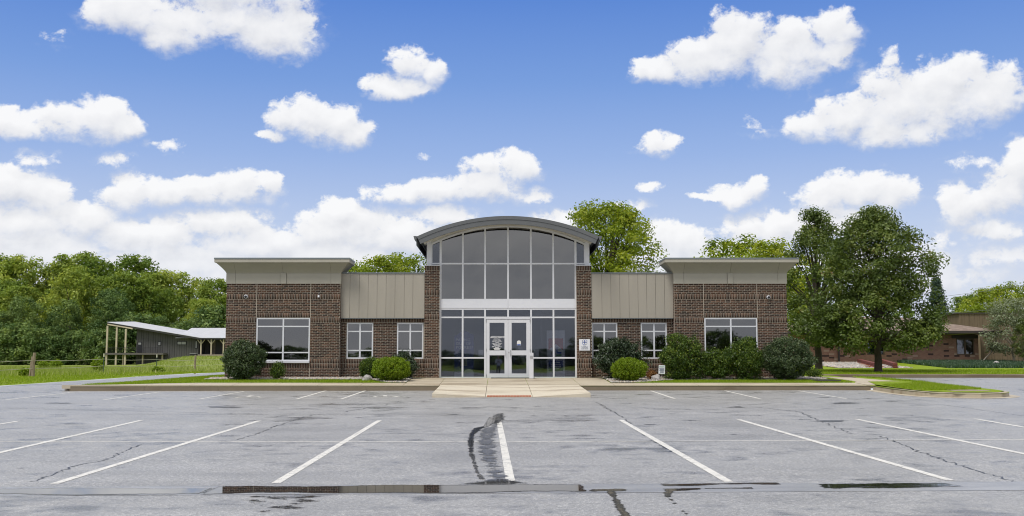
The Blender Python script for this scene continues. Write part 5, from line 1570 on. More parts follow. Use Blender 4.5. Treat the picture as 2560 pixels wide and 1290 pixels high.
# trees across the road behind the camera, seen in the glass
for i in range(24):
    x = -118 + i * 10 + rr.uniform(-3, 3); y = -150 + rr.uniform(-14, 10)
    place_tree('roadside_tree', protoB[i % 2], (x, y, 0.6), (rr.uniform(1.3, 1.8), 1.4, (0.42 if x < 15 else 0.85) * rr.uniform(0.8, 1.25)), i, 'bushy tree across the road mirrored in the window glass', 'trees mirrored in the glass')

# ---------------------------------------------------------------- shrubs at the building
def make_shrub(name, px0, px1, pyt, pyb, D, leafm, leaf, label, style='loose', seed=1, nleaf=11000, depth=None, cat='shrub', group=None):
    x0, x1 = XP(px0, pyb, D), XP(px1, pyb, D)
    cx_, w_ = (x0 + x1) / 2, (x1 - x0)
    zb = site_z(D) if -17 < cx_ < 17 else tz(cx_, D)
    h = ZP(pyt, D) - zb
    dp = depth or w_ * 0.85
    rg = np.random.default_rng(seed)
    e_ = empty(name, (cx_, D, zb)); tag(e_, label, cat, group)
    if style == 'sheared':
        n = 520; rad = 0.075
    elif style == 'round':
        n = 300; rad = 0.12
    else:
        n = 210; rad = 0.17
    d = unit(rg.normal(size=(n, 3)))
    lump = 1 + (0.035 if style == 'sheared' else 0.06 if style == 'round' else 0.15) * (np.sin(5 * d[:, 0] + seed) + np.sin(7 * d[:, 2] + 2 * seed) + rg.normal(size=n) * 0.6)
    sc_ = np.array([w_ / 2 - rad * 0.6, dp / 2 - rad * 0.6, h * 0.52 - rad * 0.5])
    cen = d * sc_ * lump[:, None] * (0.85 + 0.15 * rg.random((n, 1)))
    cen[:, 2] = np.maximum(cen[:, 2] + h * 0.49, 0.05)
    cen[:, 2] = np.minimum(cen[:, 2], h - rad * 0.4)
    cr = rad * rg.uniform(0.7, 1.35, (n, 1)) * np.ones(3)
    v, q, ti = leaf_cloud(rg, cen, cr, max(8, nleaf // n), leaf, upb=0.35, tint_c=0.35)
    m2 = nleaf // 3                                     # leaves inside
    d2 = unit(rg.normal(size=(m2, 3))) * (rg.random((m2, 1)) ** 0.4) * sc_ * 0.93
    d2[:, 2] = np.maximum(d2[:, 2] + h * 0.49, 0.04)
    v2, q2, t2 = leaf_cloud(rg, d2, np.full((m2, 3), 0.02), 1, leaf * 1.5, tint_c=0.0)
    me = np_mesh('foliage', np.r_[v, v2], np.r_[q, q2 + len(v)], M[leafm], attrs={'tint': np.r_[ti, t2]})
    o = bpy.data.objects.new('foliage', me); COL.objects.link(o); o.parent = e_
    mb = MB(); r = random.Random(seed)
    for k in range(12):
        a = r.uniform(0, 6.28); rr_ = r.uniform(0.1, 0.38)
        mb.tube([(cx_ + 0.05 * math.cos(a), D + 0.05 * math.sin(a), zb - 0.05), (cx_ + w_ * rr_ * 0.5 * math.cos(a), D + dp * rr_ * 0.5 * math.sin(a), zb + h * 0.4), (cx_ + w_ * rr_ * math.cos(a), D + dp * rr_ * math.sin(a), zb + h * 0.75)], [0.022, 0.015, 0.005], 5)
    mb.build('stem', M['bark'], e_)
    return e_
make_shrub('round_shrub', 549, 664, 849, 947, 42.75, 'leaf_round', 0.062, 'big dark round shrub at the corner of the left wing', 'round', 3, 15000)
make_shrub('small_shrub', 672, 713, 904, 945, 42.85, 'leaf_bush', 0.05, 'small narrow shrub below the left wing window', 'loose', 4, 2600)
make_shrub('yew_shrub', 927, 1029, 890, 958, 41.75, 'leaf_yew', 0.040, 'bright green clipped yew ball left of the entrance', 'sheared', 5, 22000)
make_shrub('clipped_shrub', 896, 956, 891, 948, 43.1, 'leaf_bush', 0.042, 'darker clipped ball behind the left yew ball', 'sheared', 6, 9000)
make_shrub('holly_shrub', 972, 1050, 880, 948, 43.35, 'leaf_dark', 0.065, 'dark glossy holly below the window left of the entrance', 'loose', 7, 7000, depth=0.9)
make_shrub('holly_shrub', 1480, 1616, 845, 948, 43.2, 'leaf_dark', 0.07, 'large dark glossy holly right of the entrance', 'loose', 8, 12000, depth=1.25)
make_shrub('yew_shrub', 1524, 1619, 893, 958, 41.75, 'leaf_yew', 0.040, 'bright green clipped yew ball right of the entrance', 'sheared', 9, 20000)
make_shrub('burning_bush', 1645, 1766, 838, 946, 42.75, 'leaf_bush', 0.062, 'tall loose green bush behind the little yard sign', 'loose', 10, 14000)
make_shrub('burning_bush', 1738, 1838, 868, 946, 42.85, 'leaf_bush', 0.062, 'lower green bush between two taller ones at the right wing window', 'loose', 12, 9000)
make_shrub('burning_bush', 1808, 1916, 846, 946, 42.7, 'leaf_bush', 0.062, 'tall loose green bush under the right wing window', 'loose', 13, 13000)
make_shrub('round_shrub', 1896, 2041, 842, 946, 42.65, 'leaf_round', 0.062, 'big dark round shrub at the corner of the right wing', 'round', 14, 18000)
make_shrub('small_shrub', 2010, 2057, 921, 945, 44.6, 'leaf_bush', 0.05, 'low flat shrub beside the path right of the building', 'loose', 15, 2200)
make_shrub('dried_shrub', 1616, 1642, 925, 945, 42.6, 'leaf_brown', 0.05, 'small dried orange brown shrub by the right boulder', 'loose', 16, 900)

# ---------------------------------------------------------------- beds, pebbles, boulders
def poly_sheet(name, poly, mat, lift, zfn, label, kind='structure', step=0.5):
    p = dens_poly(poly, step)
    vs, _, fs, _, _, _ = geometry.delaunay_2d_cdt([Vector(q) for q in p], [(i, (i + 1) % len(p)) for i in range(len(p))], [], 1, 1e-4)
    me = bpy.data.meshes.new(name)
    me.from_pydata([(v.x, v.y, zfn(v.x, v.y) + lift) for v in vs], [], [list(f) for f in fs])
    me.materials.append(mat)
    o = link(name, me)
    return tag(o, label, kind=kind)
M['bedsoil'] = simple('bed_soil', (0.16, 0.145, 0.125), 0.95, 0.3, 14, fine=0.8, fscale=60)
def wavy(x0, x1, y, amp, n=20, ph=0): return [(x0 + (x1 - x0) * k / n, y + amp * math.sin(k * 1.3 + ph) + amp * 0.5 * math.sin(k * 2.9 + ph)) for k in range(n + 1)]
bedL = wavy(-11.9, -5.4, 42.72, 0.05) + [(-4.9, 42.2), (-4.6, 41.3), (-4.2, 40.85), (-3.58, 40.85), (-3.58, 44.2), (-6.6, 44.3), (-6.7, 43.95), (-11.9, 43.95)]
bedR = [(4.38, 44.2), (4.38, 40.82), (5.0, 40.85), (5.9, 41.2), (6.5, 41.9), (7.0, 42.25)] + wavy(7.2, 12.6, 42.5, 0.06, ph=2) + [(13.3, 42.6), (13.5, 43.4), (13.0, 44.6), (12.2, 44.6), (12.2, 43.95), (7.4, 43.95), (7.3, 44.3)]
poly_sheet('gravel_bed', bedL, M['bedsoil'], 0.02, sz, 'pale gravel bed along the left front')
poly_sheet('gravel_bed', bedR, M['bedsoil'], 0.02, sz, 'pale gravel bed along the right front')
def pebble_mat():
    m, t, out = new_mat('pebble')
    g = t.node('ShaderNodeNewGeometry')
    c = t.ramp(g.outputs['Random Per Island'], [(0, (0.16, 0.15, 0.14)), (0.35, (0.33, 0.31, 0.28)), (0.7, (0.46, 0.43, 0.38)), (0.9, (0.40, 0.29, 0.20)), (1, (0.60, 0.58, 0.55))])
    principled(t, out, Base_Color=c, Roughness=0.7)
    return m
M['pebble'] = pebble_mat()
bm = bmesh.new(); bmesh.ops.create_icosphere(bm, subdivisions=1, radius=1.0)
ICO_V = np.array([v.co[:] for v in bm.verts]); ICO_F = np.array([[v.index for v in f.verts] for f in bm.faces]); bm.free()
def pebbles(name, poly, n, size, zfn, label, seed=3):
    rg = np.random.default_rng(seed)
    P_ = np.array(poly); lo, hi = P_.min(0), P_.max(0)
    q = rg.uniform(lo, hi, (n * 3, 2)); q = q[in_poly(q[:, 0], q[:, 1], P_)][:n]
    n = len(q)
    z = np.array([zfn(a, b) for a, b in q]) + 0.03
    s = size * rg.uniform(0.5, 1.3, (n, 1, 1)) * rg.uniform(0.6, 1.2, (n, 1, 3)) * np.array([1, 1, 0.7])
    v = ICO_V[None] * (1 + rg.uniform(-0.18, 0.18, (n, len(ICO_V), 1))) * s + np.c_[q, z][:, None, :]
    f = (ICO_F[None] + (np.arange(n) * len(ICO_V))[:, None, None]).reshape(-1, 3)
    o = link(name, np_mesh(name, v.reshape(-1, 3), f, M['pebble']))
    return tag(o, label, 'gravel', kind='stuff')
pebbles('gravel', bedL, 5200, 0.042, sz, 'loose pale pebbles in the left bed')
pebbles('gravel', bedR, 5200, 0.042, sz, 'loose pale pebbles in the right bed', 4)
def boulder(px0, px1, pyt, pyb, D, label, seed, col='boulder'):
    x0, x1 = XP(px0, pyb, D), XP(px1, pyb, D); zb = site_z(D) if abs((x0 + x1) / 2) < 17 else tz((x0 + x1) / 2, D)
    h = ZP(pyt, D) - zb
    bm = bmesh.new(); bmesh.ops.create_icosphere(bm, subdivisions=3, radius=1.0)
    r = random.Random(seed); ph = [r.uniform(0, 6.28) for _ in range(6)]
    for v in bm.verts:
        c = v.co; k = 1 + 0.14 * math.sin(3 * c.x + ph[0]) + 0.12 * math.sin(4 * c.y + ph[1]) + 0.10 * math.sin(5 * c.z + 3 * c.x + ph[2]) + 0.04 * math.sin(11 * c.x + 9 * c.z + ph[3])
        v.co = Vector((c.x * k * (x1 - x0) / 2, c.y * k * (x1 - x0) * 0.4, max(-0.3, c.z) * k * h * 0.85 + h * 0.12))
    me = bpy.data.meshes.new('boulder'); bm.to_mesh(me); bm.free(); me.materials.append(M['boulder'])
    o = link('boulder', me, None, ((x0 + x1) / 2, D, zb)); tag(o, label, 'boulder')
M['boulder'] = simple('boulder', (0.36, 0.34, 0.33), 0.8, 0.25, 9, fine=0.8, fscale=50)
boulder(903, 931, 937, 947, 42.4, 'pale grey boulder beside the left yew ball', 1)
boulder(1627, 1652, 935, 948, 42.3, 'pale grey boulder beside the right yew ball', 2)
boulder(2478, 2500, 904, 912, 78, 'grey boulder on the bank by the brown fence', 3)

# little yard sign
D = 41.9; a, b = P(1646, 934, D), P(1663, 912.5, D)
ys = empty('yard_sign', ((a.x + b.x) / 2, D, site_z(D))); tag(ys, 'small tilted white lawn notice with green heading in the right bed', 'sign')
xm = (a.x + b.x) / 2
MB().hexa([(a.x, D, a.z), (b.x - 0.02, D + 0.01, a.z - 0.02), (b.x - 0.02, D + 0.016, a.z - 0.02), (a.x, D + 0.006, a.z), (a.x + 0.02, D, b.z), (b.x, D + 0.01, b.z - 0.02), (b.x, D + 0.016, b.z - 0.02), (a.x + 0.02, D + 0.006, b.z)]).build('sign_board', M['plaque'], ys)
for k, (zz, wd, mt_) in enumerate(((0.045, 0.21, 'ink_green'), (0.075, 0.21, 'ink_green'), (0.13, 0.2, 'ink_grey'), (0.165, 0.17, 'ink_grey'), (0.2, 0.2, 'ink_grey'), (0.235, 0.15, 'ink_grey'), (0.285, 0.16, 'ink_grey'))):
    MB().box(xm - wd / 2, xm + wd / 2, D - 0.006, D - 0.002, b.z - zz - 0.012 - (0.004 if k > 1 else -0.004), b.z - zz).build('text_line', M[mt_], ys)
MB().tube([(xm, D + 0.025, site_z(D) - 0.1), (xm + 0.01, D + 0.022, b.z - 0.08)], [0.008, 0.008], 6).build('stake', M['steel'], ys)
# drain cover on the right strip
D = 41.6; cx_ = XP(2066, 953, D)
dg = empty('drain_cover', (cx_, D, site_z(D))); tag(dg, 'flat iron drain cover lying in the grass by the path', 'cover')
M['iron'] = simple('old_iron', (0.07, 0.065, 0.06), 0.7, 0.3, 14)
MB().box(cx_ - 0.45, cx_ + 0.45, D - 0.4, D + 0.4, site_z(D) + 0.03, site_z(D) + 0.075).build('frame', M['iron'], dg, bevel=0.01)
for k in range(6): MB().box(cx_ - 0.36 + k * 0.125, cx_ - 0.30 + k * 0.125, D - 0.3, D + 0.3, site_z(D) + 0.0755, site_z(D) + 0.085).build('bar', M['dark'], dg)

# ---------------------------------------------------------------- grass blades
def blades(name, poly, n, h, wd, zfn, label, mat='blade', seed=1, avoid=None):
    rg = np.random.default_rng(seed)
    P_ = np.array(poly); lo, hi = P_.min(0), P_.max(0)
    q = rg.uniform(lo, hi, (int(n * 2.6), 2)); q = q[in_poly(q[:, 0], q[:, 1], P_)]
    if avoid is not None:
        for av in avoid: q = q[~in_poly(q[:, 0], q[:, 1], np.array(av))]
    q = q[:n]; n = len(q)
    z = np.array([zfn(a, b) for a, b in q])
    hh = h * rg.uniform(0.45, 1.25, n); a = rg.random(n) * 6.283
    ww = wd * rg.uniform(0.6, 1.2, n)
    lx, ly = rg.normal(size=n) * hh * 0.35, rg.normal(size=n) * hh * 0.35
    B = np.c_[q, z - 0.01]
    off = np.c_[np.cos(a) * ww / 2, np.sin(a) * ww / 2, np.zeros(n)]
    T = B + np.c_[lx, ly, hh]
    v = np.stack([B - off, B + off, T], 1).reshape(-1, 3)
    o = link(name, np_mesh(name, v, np.arange(3 * n).reshape(-1, 3), M[mat], attrs={'tint': np.repeat(np.clip(rg.normal(0.5, 0.25, n), 0, 1), 3)}))
    return tag(o, label, 'grass', kind='stuff')
gl = [(-16.1, 40.78), (-3.6, 40.78), (-4.3, 40.95), (-4.7, 41.4), (-5.1, 42.3), (-5.5, 42.72), (-11.9, 42.72), (-11.9, 44), (-13.2, 54), (-14.2, 53.5), (-15.3, 48.5), (-16.1, 44.7), (-16.3, 43)]
blades('grass', gl, 60000, 0.075, 0.016, sz, 'grass on the left front strip', seed=1)
grr = [(5.2, 40.78), (13.7, 40.78), (13.9, 41.5), (13.6, 44), (13.2, 42.6), (7.2, 42.45), (6.6, 41.95), (6.0, 41.25)]
blades('grass', grr, 26000, 0.07, 0.016, sz, 'grass on the right front strip', seed=2)
ISLG = [(15.55, 46.3), (16.28, 43.8), (16.62, 41), (16.77, 38), (16.77, 35.6), (16.6, 34.6), (16.1, 33.95), (15.3, 33.6), (14.65, 33.75), (14.15, 34.35), (13.97, 35.2), (13.95, 37), (14.1, 39.4)]
isl_z = lambda x, y: max(lot_z(x, y) + 0.14, min(site_z(y), lot_z(x, y) + 0.2))
poly_sheet('island_turf', ISLG, M['grass_ground'], 0.03, isl_z, 'grass covering the kerbed nose')
ISLB = [(15.5, 46.2), (16.2, 43.8), (16.55, 41), (16.6, 38), (16.5, 36), (15.9, 35.4), (14.6, 35.0), (14.1, 35.2), (14.05, 37), (14.2, 39.0), (15.1, 39.5), (16.3, 40.6)]
blades('grass', ISLB, 20000, 0.08, 0.017, lambda x, y: isl_z(x, y) + 0.03, 'grass on the kerbed nose', seed=3, avoid=[pw[2], pw[1]])
M['dirt'] = simple('bare_dirt', (0.26, 0.21, 0.15), 0.95, 0.25, 6, fine=0.6, fscale=60)
poly_sheet('bare_earth', [(14.9, 34.4), (15.9, 34.35), (16.3, 34.9), (15.8, 35.6), (14.9, 35.3)], M['dirt'], 0.036, isl_z, 'bare earth patch at the tip of the nose')
blades('grass', [(14.6, 51.6), (40, 51.6), (40, 66), (18, 66), (14.6, 56)], 60000, 0.09, 0.03, tz, 'grass of the lawn under the pear trees', seed=5)
lawnL = [(-20.3, 42.6), (-19.5, 44.7), (-18.5, 49.5), (-17.6, 60), (-17.7, 70), (-30, 70), (-32, 50), (-34, 41), (-24, 40.9)]
blades('grass', lawnL, 60000, 0.08, 0.03, tz, 'mown grass of the lawn left of the driveway', seed=6)
mead = [(-20, 55), (-17.9, 72), (-20, 100), (-36, 140), (-90, 160), (-70, 100), (-30, 50)]
blades('meadow_weeds', mead, 52000, 0.22, 0.05, tz, 'tall pale weeds of the rough meadow', 'weed', 7)
blades('meadow_weeds', [(-24, 55), (-19, 80), (-40, 90), (-40, 50)], 9000, 0.42, 0.03, tz, 'taller weed stalks near the rope fence', 'weed', 8)
for i, (px, py, D) in enumerate(((62, 930, 54), (395, 928, 67), (245, 905, 66), (110, 912, 80), (140, 908, 95))):
    x = XP(px, 920, D)
    make_shrub('weed_clump', px - 16, px + 16, py - 10, py + 4, D, 'leaf_yew', 0.10, ('leafy weed clump at the foot of the left wooden fence post', 'leafy weed clump at the foot of the second green fence post', 'leafy weed clump short of the grey house deck', 'small weed clump between the first fence posts, nearer', 'small weed clump between the first fence posts, farther')[i], 'loose', 40 + i, 700, group='weed clumps in the meadow', cat='weeds')

# ---------------------------------------------------------------- rope fence in the meadow
M['oldwood'] = simple('weathered_wood', (0.26, 0.21, 0.15), 0.9, 0.3, 6, streak=True)
M['rope'] = simple('pale_rope', (0.50, 0.48, 0.36), 0.8, 0.1)
M['tpost'] = simple('green_steel', (0.03, 0.06, 0.04), 0.6, 0.2)
M['cream'] = simple('cream_tip', (0.65, 0.63, 0.5), 0.7, 0.1)
fence = empty('rope_fence', (XP(83, 930, 53), 53, 0.6)); tag(fence, 'two strand rope fence on wooden and thin green posts in the meadow', 'fence')
fp = [(-130, 47, 'w'), (83, 53, 'w'), (259, 62, 't'), (391.5, 68, 't'), (487, 78, 'w'), (640, 92, 'w')]
tops = []
for px, D, kd in fp:
    x = XP(px, 915, D); z0 = tz(x, D)
    if kd == 'w':
        MB().tube([(x + 0.02, D, z0 - 0.2), (x, D, z0 + 0.6), (x + 0.05, D, z0 + 1.2)], [0.085, 0.08, 0.075], 9).build('wooden_post', M['oldwood'], fence)
    else:
        tp = MB().box(x - 0.02, x + 0.02, D - 0.02, D + 0.02, z0 - 0.2, z0 + 0.95).build('steel_post', M['tpost'], fence)
        MB().box(x - 0.025, x + 0.025, D - 0.025, D + 0.025, z0 + 0.955, z0 + 1.15).build('post_tip', M['cream'], fence)
    tops.append((x, D, z0))
x = XP(78, 915, 53); MB().tube([(x - 0.1, 53.1, tz(x, 53) - 0.1), (x + 0.02, 53.05, tz(x, 53) + 1.0)], [0.06, 0.055], 8).build('brace_post', M['oldwood'], fence)
for hgt in (0.42, 0.82):
    for a, b in zip(tops[:-1], tops[1:]):
        MB().tube([(a[0], a[1] - 0.09, a[2] + hgt), ((a[0] + b[0]) / 2, (a[1] + b[1]) / 2 - 0.09, (a[2] + b[2]) / 2 + hgt - 0.05), (b[0], b[1] - 0.09, b[2] + hgt)], [0.014] * 3, 5).build('rope', M['rope'], fence)

# ---------------------------------------------------------------- grey house beyond the meadow
DH = 190.0
house = empty('grey_house', (XP(420, 900, DH), DH, 1.0)); tag(house, 'dark grey board house with white sloping metal roof and tall wooden porch posts', 'house')
def hz(py): return ZP(py, DH)
def hx(px): return XP(px, 860, DH)
M['board_grey'] = simple('board_grey', (0.085, 0.083, 0.082), 0.8, 0.12, 2, streak=True)
M['board_dark'] = simple('board_joint', (0.045, 0.044, 0.044), 0.8, 0.1)
M['porchwood'] = simple('porch_wood', (0.46, 0.40, 0.29), 0.8, 0.15, 2, streak=True)
M['roofwhite'] = simple('white_metal_roof', (0.50, 0.50, 0.51), 0.5, 0.08, 1)
M['stone'] = simple('porch_stone', (0.26, 0.22, 0.18), 0.9, 0.35, 4)
M['deck'] = simple('deck_grey', (0.11, 0.10, 0.095), 0.8, 0.15)
def roofline(px): return interp(px, [272, 505], [806, 846])      # underside line of the main roof
zfoot = 0.2
wx = [341, 497]
MB().prism([(hx(341), zfoot), (hx(497), zfoot), (hx(497), hz(846)), (hx(341), hz(818.5))], DH, DH + 14).build('wall', M['board_dark'], house)
nb = 26
for k in range(nb):                                            # upright boards with battens between
    a, b = hx(341) + (hx(497) - hx(341)) * k / nb, hx(341) + (hx(497) - hx(341)) * (k + 1) / nb
    pa, pb = 341 + 156 * k / nb, 341 + 156 * (k + 1) / nb
    za, zb = hz(interp(pa, wx, [818.5, 846])), hz(interp(pb, wx, [818.5, 846]))
    MB().hexa([(a + 0.03, DH - 0.05, zfoot), (b - 0.03, DH - 0.05, zfoot), (b - 0.03, DH, zfoot), (a + 0.03, DH, zfoot), (a + 0.03, DH - 0.05, za), (b - 0.03, DH - 0.05, zb), (b - 0.03, DH, zb), (a + 0.03, DH, za)]).build('board', M['board_grey'], house)
# main roof, its far side a little higher so that its sheet shows
def hroof(p0, p1, y0, y1, rise, th_, name, mat):
    (xa, za), (xb, zb) = p0, p1
    return MB().hexa([(xa, y0, za), (xb, y0, zb), (xb, y1, zb + rise), (xa, y1, za + rise), (xa, y0, za + th_), (xb, y0, zb + th_), (xb, y1, zb + rise + th_), (xa, y1, za + rise + th_)]).build(name, M[mat], house)
hroof((hx(272), hz(810.5)), (hx(508), hz(850)), DH - 1.2, DH + 13, 0.55, 0.30, 'roof', 'board_dark')
hroof((hx(272), hz(810.5) + 0.31), (hx(508), hz(850) + 0.31), DH - 1.25, DH + 13, 0.58, 0.06, 'roof_sheet', 'roofwhite')
# right wing with porch, its roof falling towards the meadow
yw = DH + 3
zr, ze2 = ZP(820.5, DH + 9), hz(845.5)
rx0, rx1 = XP(398, 830, DH + 6), hx(640)
nr = 34
for k in range(nr):
    a = rx0 + (rx1 - rx0) * k / nr; b = rx0 + (rx1 - rx0) * (k + 1) / nr
    cut = interp(a, [rx0, hx(508)], [1.0, 0.0])                 # lower edge hidden behind the main roof
    MB().hexa([(a + 0.015, DH - 1.0, ze2), (b - 0.015, DH - 1.0, ze2), (b - 0.015, DH + 9, zr), (a + 0.015, DH + 9, zr), (a + 0.015, DH - 1.0, ze2 + 0.05), (b - 0.015, DH - 1.0, ze2 + 0.05), (b - 0.015, DH + 9, zr + 0.05), (a + 0.015, DH + 9, zr + 0.05)]).build('roof_sheet', M['roofwhite'], house) if a > hx(440) else None
MB().prism([(DH - 0.95, ze2 - 0.22), (DH + 9, zr - 0.25), (DH + 9, zr - 0.02), (DH - 0.95, ze2 - 0.02)], hx(505), rx1, 'x').build('roof_board', M['board_dark'], house)
MB().box(hx(497) + 0.02, hx(640), DH + 4, DH + 12, zfoot, ze2).build('porch_wall', M['board_grey'], house)
for px in (505, 530.5, 561, 590):
    x = hx(px)
    pp = MB().box(x - 0.11, x + 0.11, DH - 0.7, DH - 0.48, zfoot, ze2 - 0.23).build('porch_post', M['porchwood'], house)
    for s in (-1, 1):
        MB().tube([(x + s * 0.05, DH - 0.59, ze2 - 1.05), (x + s * 0.65, DH - 0.59, ze2 - 0.3)], [0.08, 0.08], 5).build('brace', M['porchwood'], pp)
MB().box(hx(513), hx(524), DH + 3.9, DH + 3.99, hz(888), hz(852)).build('stone_panel', M['stone'], house)
MB().box(hx(508.5), hx(512), DH + 3.9, DH + 3.98, hz(884), hz(851)).build('porch_door', M['dark'], house)
MB().box(hx(500), hx(640), DH - 1.0, DH + 3.9, zfoot, hz(886)).build('porch_floor', M['stone'], house)
# openings on the long wall
def hwin(p0, p1, q0, q1, mat='glass_up', n=1):
    f = MB().box(hx(p0) - 0.1, hx(p1) + 0.1, DH - 0.12, DH - 0.055, hz(q1) - 0.1, hz(q0) + 0.1).build('window', M['dark'], house)
    for k in range(n):
        a = hx(p0) + (hx(p1) - hx(p0)) * k / n; b = hx(p0) + (hx(p1) - hx(p0)) * (k + 1) / n
        MB().box(a + 0.04, b - 0.04, DH - 0.15, DH - 0.125, hz(q1), hz(q0)).build('pane', M['blind'], f)
hwin(444, 465.5, 854.5, 861, n=2); hwin(396, 402, 855, 863); hwin(489, 493, 853, 870, 'dark')
dd = MB().box(hx(344), hx(355.5), DH - 0.13, DH - 0.055, hz(881.5), hz(854.5)).build('door', M['dark'], house)
MB().box(hx(346.5), hx(353.5), DH - 0.16, DH - 0.135, hz(861.5), hz(856.5)).build('door_light', M['blind'], dd)
# raised deck with rail on the left, carried by tall posts
MB().box(hx(277), hx(420), DH - 2.6, DH - 0.14, hz(887), hz(882.5)).build('deck', M['deck'], house)
for k in range(3):
    for px, yy in ((279 + 22.5 * k, DH - 2.4),):
        x = hx(px + (1 if k else 0))
        MB().box(x - 0.14, x + 0.14, yy, yy + 0.28, zfoot, hz(roofline(px) + 7.5) - 0.05).build('tall_post', M['porchwood'], house)
for px in (316, 365, 413.5):
    x = hx(px); MB().box(x - 0.11, x + 0.11, DH - 1.6, DH - 1.38, zfoot, hz(887.2)).build('deck_post', M['porchwood'], house)
MB().tube([(hx(279), DH - 2.25, hz(812)), (hx(341), DH - 2.25, hz(822.5))], [0.15, 0.15], 4).build('beam', M['porchwood'], house)
rail = MB().box(hx(284), hx(416), DH - 2.58, DH - 2.52, hz(870.5), hz(869.5)).build('railing', M['dark'], house)
for k in range(48):
    x = hx(284) + (hx(416) - hx(284)) * k / 47
    MB().box(x - 0.012, x + 0.012, DH - 2.56, DH - 2.54, hz(882.4), hz(870.6)).build('baluster', M['dark'], rail)
ac = empty('air_conditioner', (hx(497), DH - 2.2, hz(893))); tag(ac, 'dark square air conditioning unit beside the grey house', 'machine')
MB().box(hx(490), hx(504), DH - 3.6, DH - 2.6, tz(hx(497), DH - 3) - 0.1, hz(884.5)).build('casing', M['dark'], ac)
MB().box(hx(489.5), hx(504.5), DH - 3.65, DH - 2.55, hz(884.3), hz(883)).build('lid', M['blind'], ac)

# ---------------------------------------------------------------- low red brick house on the right
DB2 = 84.0
clinic = empty('brick_house', (XP(2250, 900, DB2), DB2, 1.3)); tag(clinic, 'low red brick house with brown hipped roof behind the pear trees', 'house')
def kx(px): return XP(px, 870, DB2)
def kz(py): return ZP(py, DB2)
M['shingle'] = None
def shingle_mat():
    m, t, out = new_mat('brown_shingle')
    s = t.node('ShaderNodeSeparateXYZ'); t.put(s.inputs[0], pos(t))
    cmb = t.node('ShaderNodeCombineXYZ'); t.put(cmb.inputs[0], s.outputs[0]); t.put(cmb.inputs[1], t.math('MULTIPLY', s.outputs[2], 2.2))
    b = t.node('ShaderNodeTexBrick'); t.put(b.inputs['Vector'], cmb.outputs[0])
    b.inputs['Scale'].default_value = 1; b.inputs['Brick Width'].default_value = 0.3; b.inputs['Row Height'].default_value = 0.14; b.inputs['Mortar Size'].default_value = 0.008
    b.inputs['Color1'].default_value = (0.19, 0.135, 0.10, 1); b.inputs['Color2'].default_value = (0.26, 0.195, 0.15, 1); b.inputs['Mortar'].default_value = (0.10, 0.075, 0.06, 1)
    c = t.vmath('SCALE', b.outputs['Color'], c=t.math('MULTIPLY_ADD', t.noise(pos(t), 0.9, 4, 0.6), 0.6, 0.7))
    principled(t, out, Base_Color=c, Roughness=0.9)
    return m
M['shingle'] = shingle_mat()
M['fasciabrown'] = simple('fascia_brown', (0.055, 0.045, 0.04), 0.6, 0.1)
M['fenceboard'] = simple('fence_board', (0.145, 0.105, 0.072), 0.9, 0.25, 3, streak=True)
kx0, kx1 = kx(1960), kx(2446)
zE = kz(829.5)
wz = zE - 0.25
holes = [(kx(2167), kx(2211), kz(887.5), kz(848)), (kx(2391), kx(2436), kz(887.5), kz(846))]
mbk = MB(); xs = kx0
for (a, b, c, d) in holes:
    mbk.box(xs, a, DB2, DB2 + 0.3, 0.6, wz).box(a, b, DB2, DB2 + 0.3, 0.6, c).box(a, b, DB2, DB2 + 0.3, d, wz); xs = b
mbk.box(xs, kx1, DB2, DB2 + 0.3, 0.6, wz)
mbk.build('wall', M['brick_red'], clinic)
MB().box(kx1 - 0.3, kx1, DB2 + 0.301, DB2 + 14, 0.6, wz).build('side_wall', M['brick_red'], clinic)
MB().box(kx0, kx1 - 0.31, DB2 + 3, DB2 + 3.2, 0.6, wz).build('inner_wall', M['soffit_dark'], clinic)
for (a, b, c, d) in holes:
    f = MB(); fw = 0.09; ya, yb = DB2 + 0.03, DB2 + 0.14
    f.box(a, a + fw, ya, yb, c, d).box(b - fw, b, ya, yb, c, d).box(a + fw, b - fw, ya, yb, d - fw, d).box(a + fw, b - fw, ya, yb, c, c + fw).box((a + b) / 2 - 0.06, (a + b) / 2 + 0.06, ya, yb, c + fw, d - fw)
    wn = f.build('window', M['fenceboard'], clinic)
    MB().box(a + fw, (a + b) / 2 - 0.06, DB2 + 0.08, DB2 + 0.09, c + fw, d - fw).build('pane', M['glass'], wn)
    MB().box((a + b) / 2 + 0.06, b - fw, DB2 + 0.08, DB2 + 0.09, c + fw, d - fw).build('pane', M['glass'], wn)
ovh = 1.35
rx0_, rx1_, ry0_, ry1_ = kx0 - ovh, kx1 + ovh, DB2 - ovh, DB2 + 15
zr_ = ZP(792, DB2 + 6.5)
rdg = [(kx0 + 6, DB2 + 6.5, zr_), (kx(2322), DB2 + 6.5, zr_)]
rf = MB()
c0, c1, c2, c3 = (rx0_, ry0_, zE + 0.05), (rx1_, ry0_, zE + 0.05), (rx1_, ry1_, zE + 0.05), (rx0_, ry1_, zE + 0.05)
rf.face([c0, c1, rdg[1], rdg[0]]).face([c1, c2, rdg[1]]).face([c2, c3, rdg[0], rdg[1]]).face([c3, c0, rdg[0]]).face([c3, c2, c1, c0])
rf.build('roof', M['shingle'], clinic)
MB().box(rx0_, rx1_, ry0_ - 0.02, ry0_ + 0.1, zE - 0.16, zE + 0.045).box(rx1_ - 0.1, rx1_ + 0.01, ry0_ + 0.101, ry1_, zE - 0.16, zE + 0.045).build('fascia', M['fasciabrown'], clinic)
MB().box(rx0_ + 0.1, rx1_ - 0.11, ry0_ + 0.11, ry1_, zE - 0.08, zE - 0.03).build('eave_soffit', M['fasciabrown'], clinic)
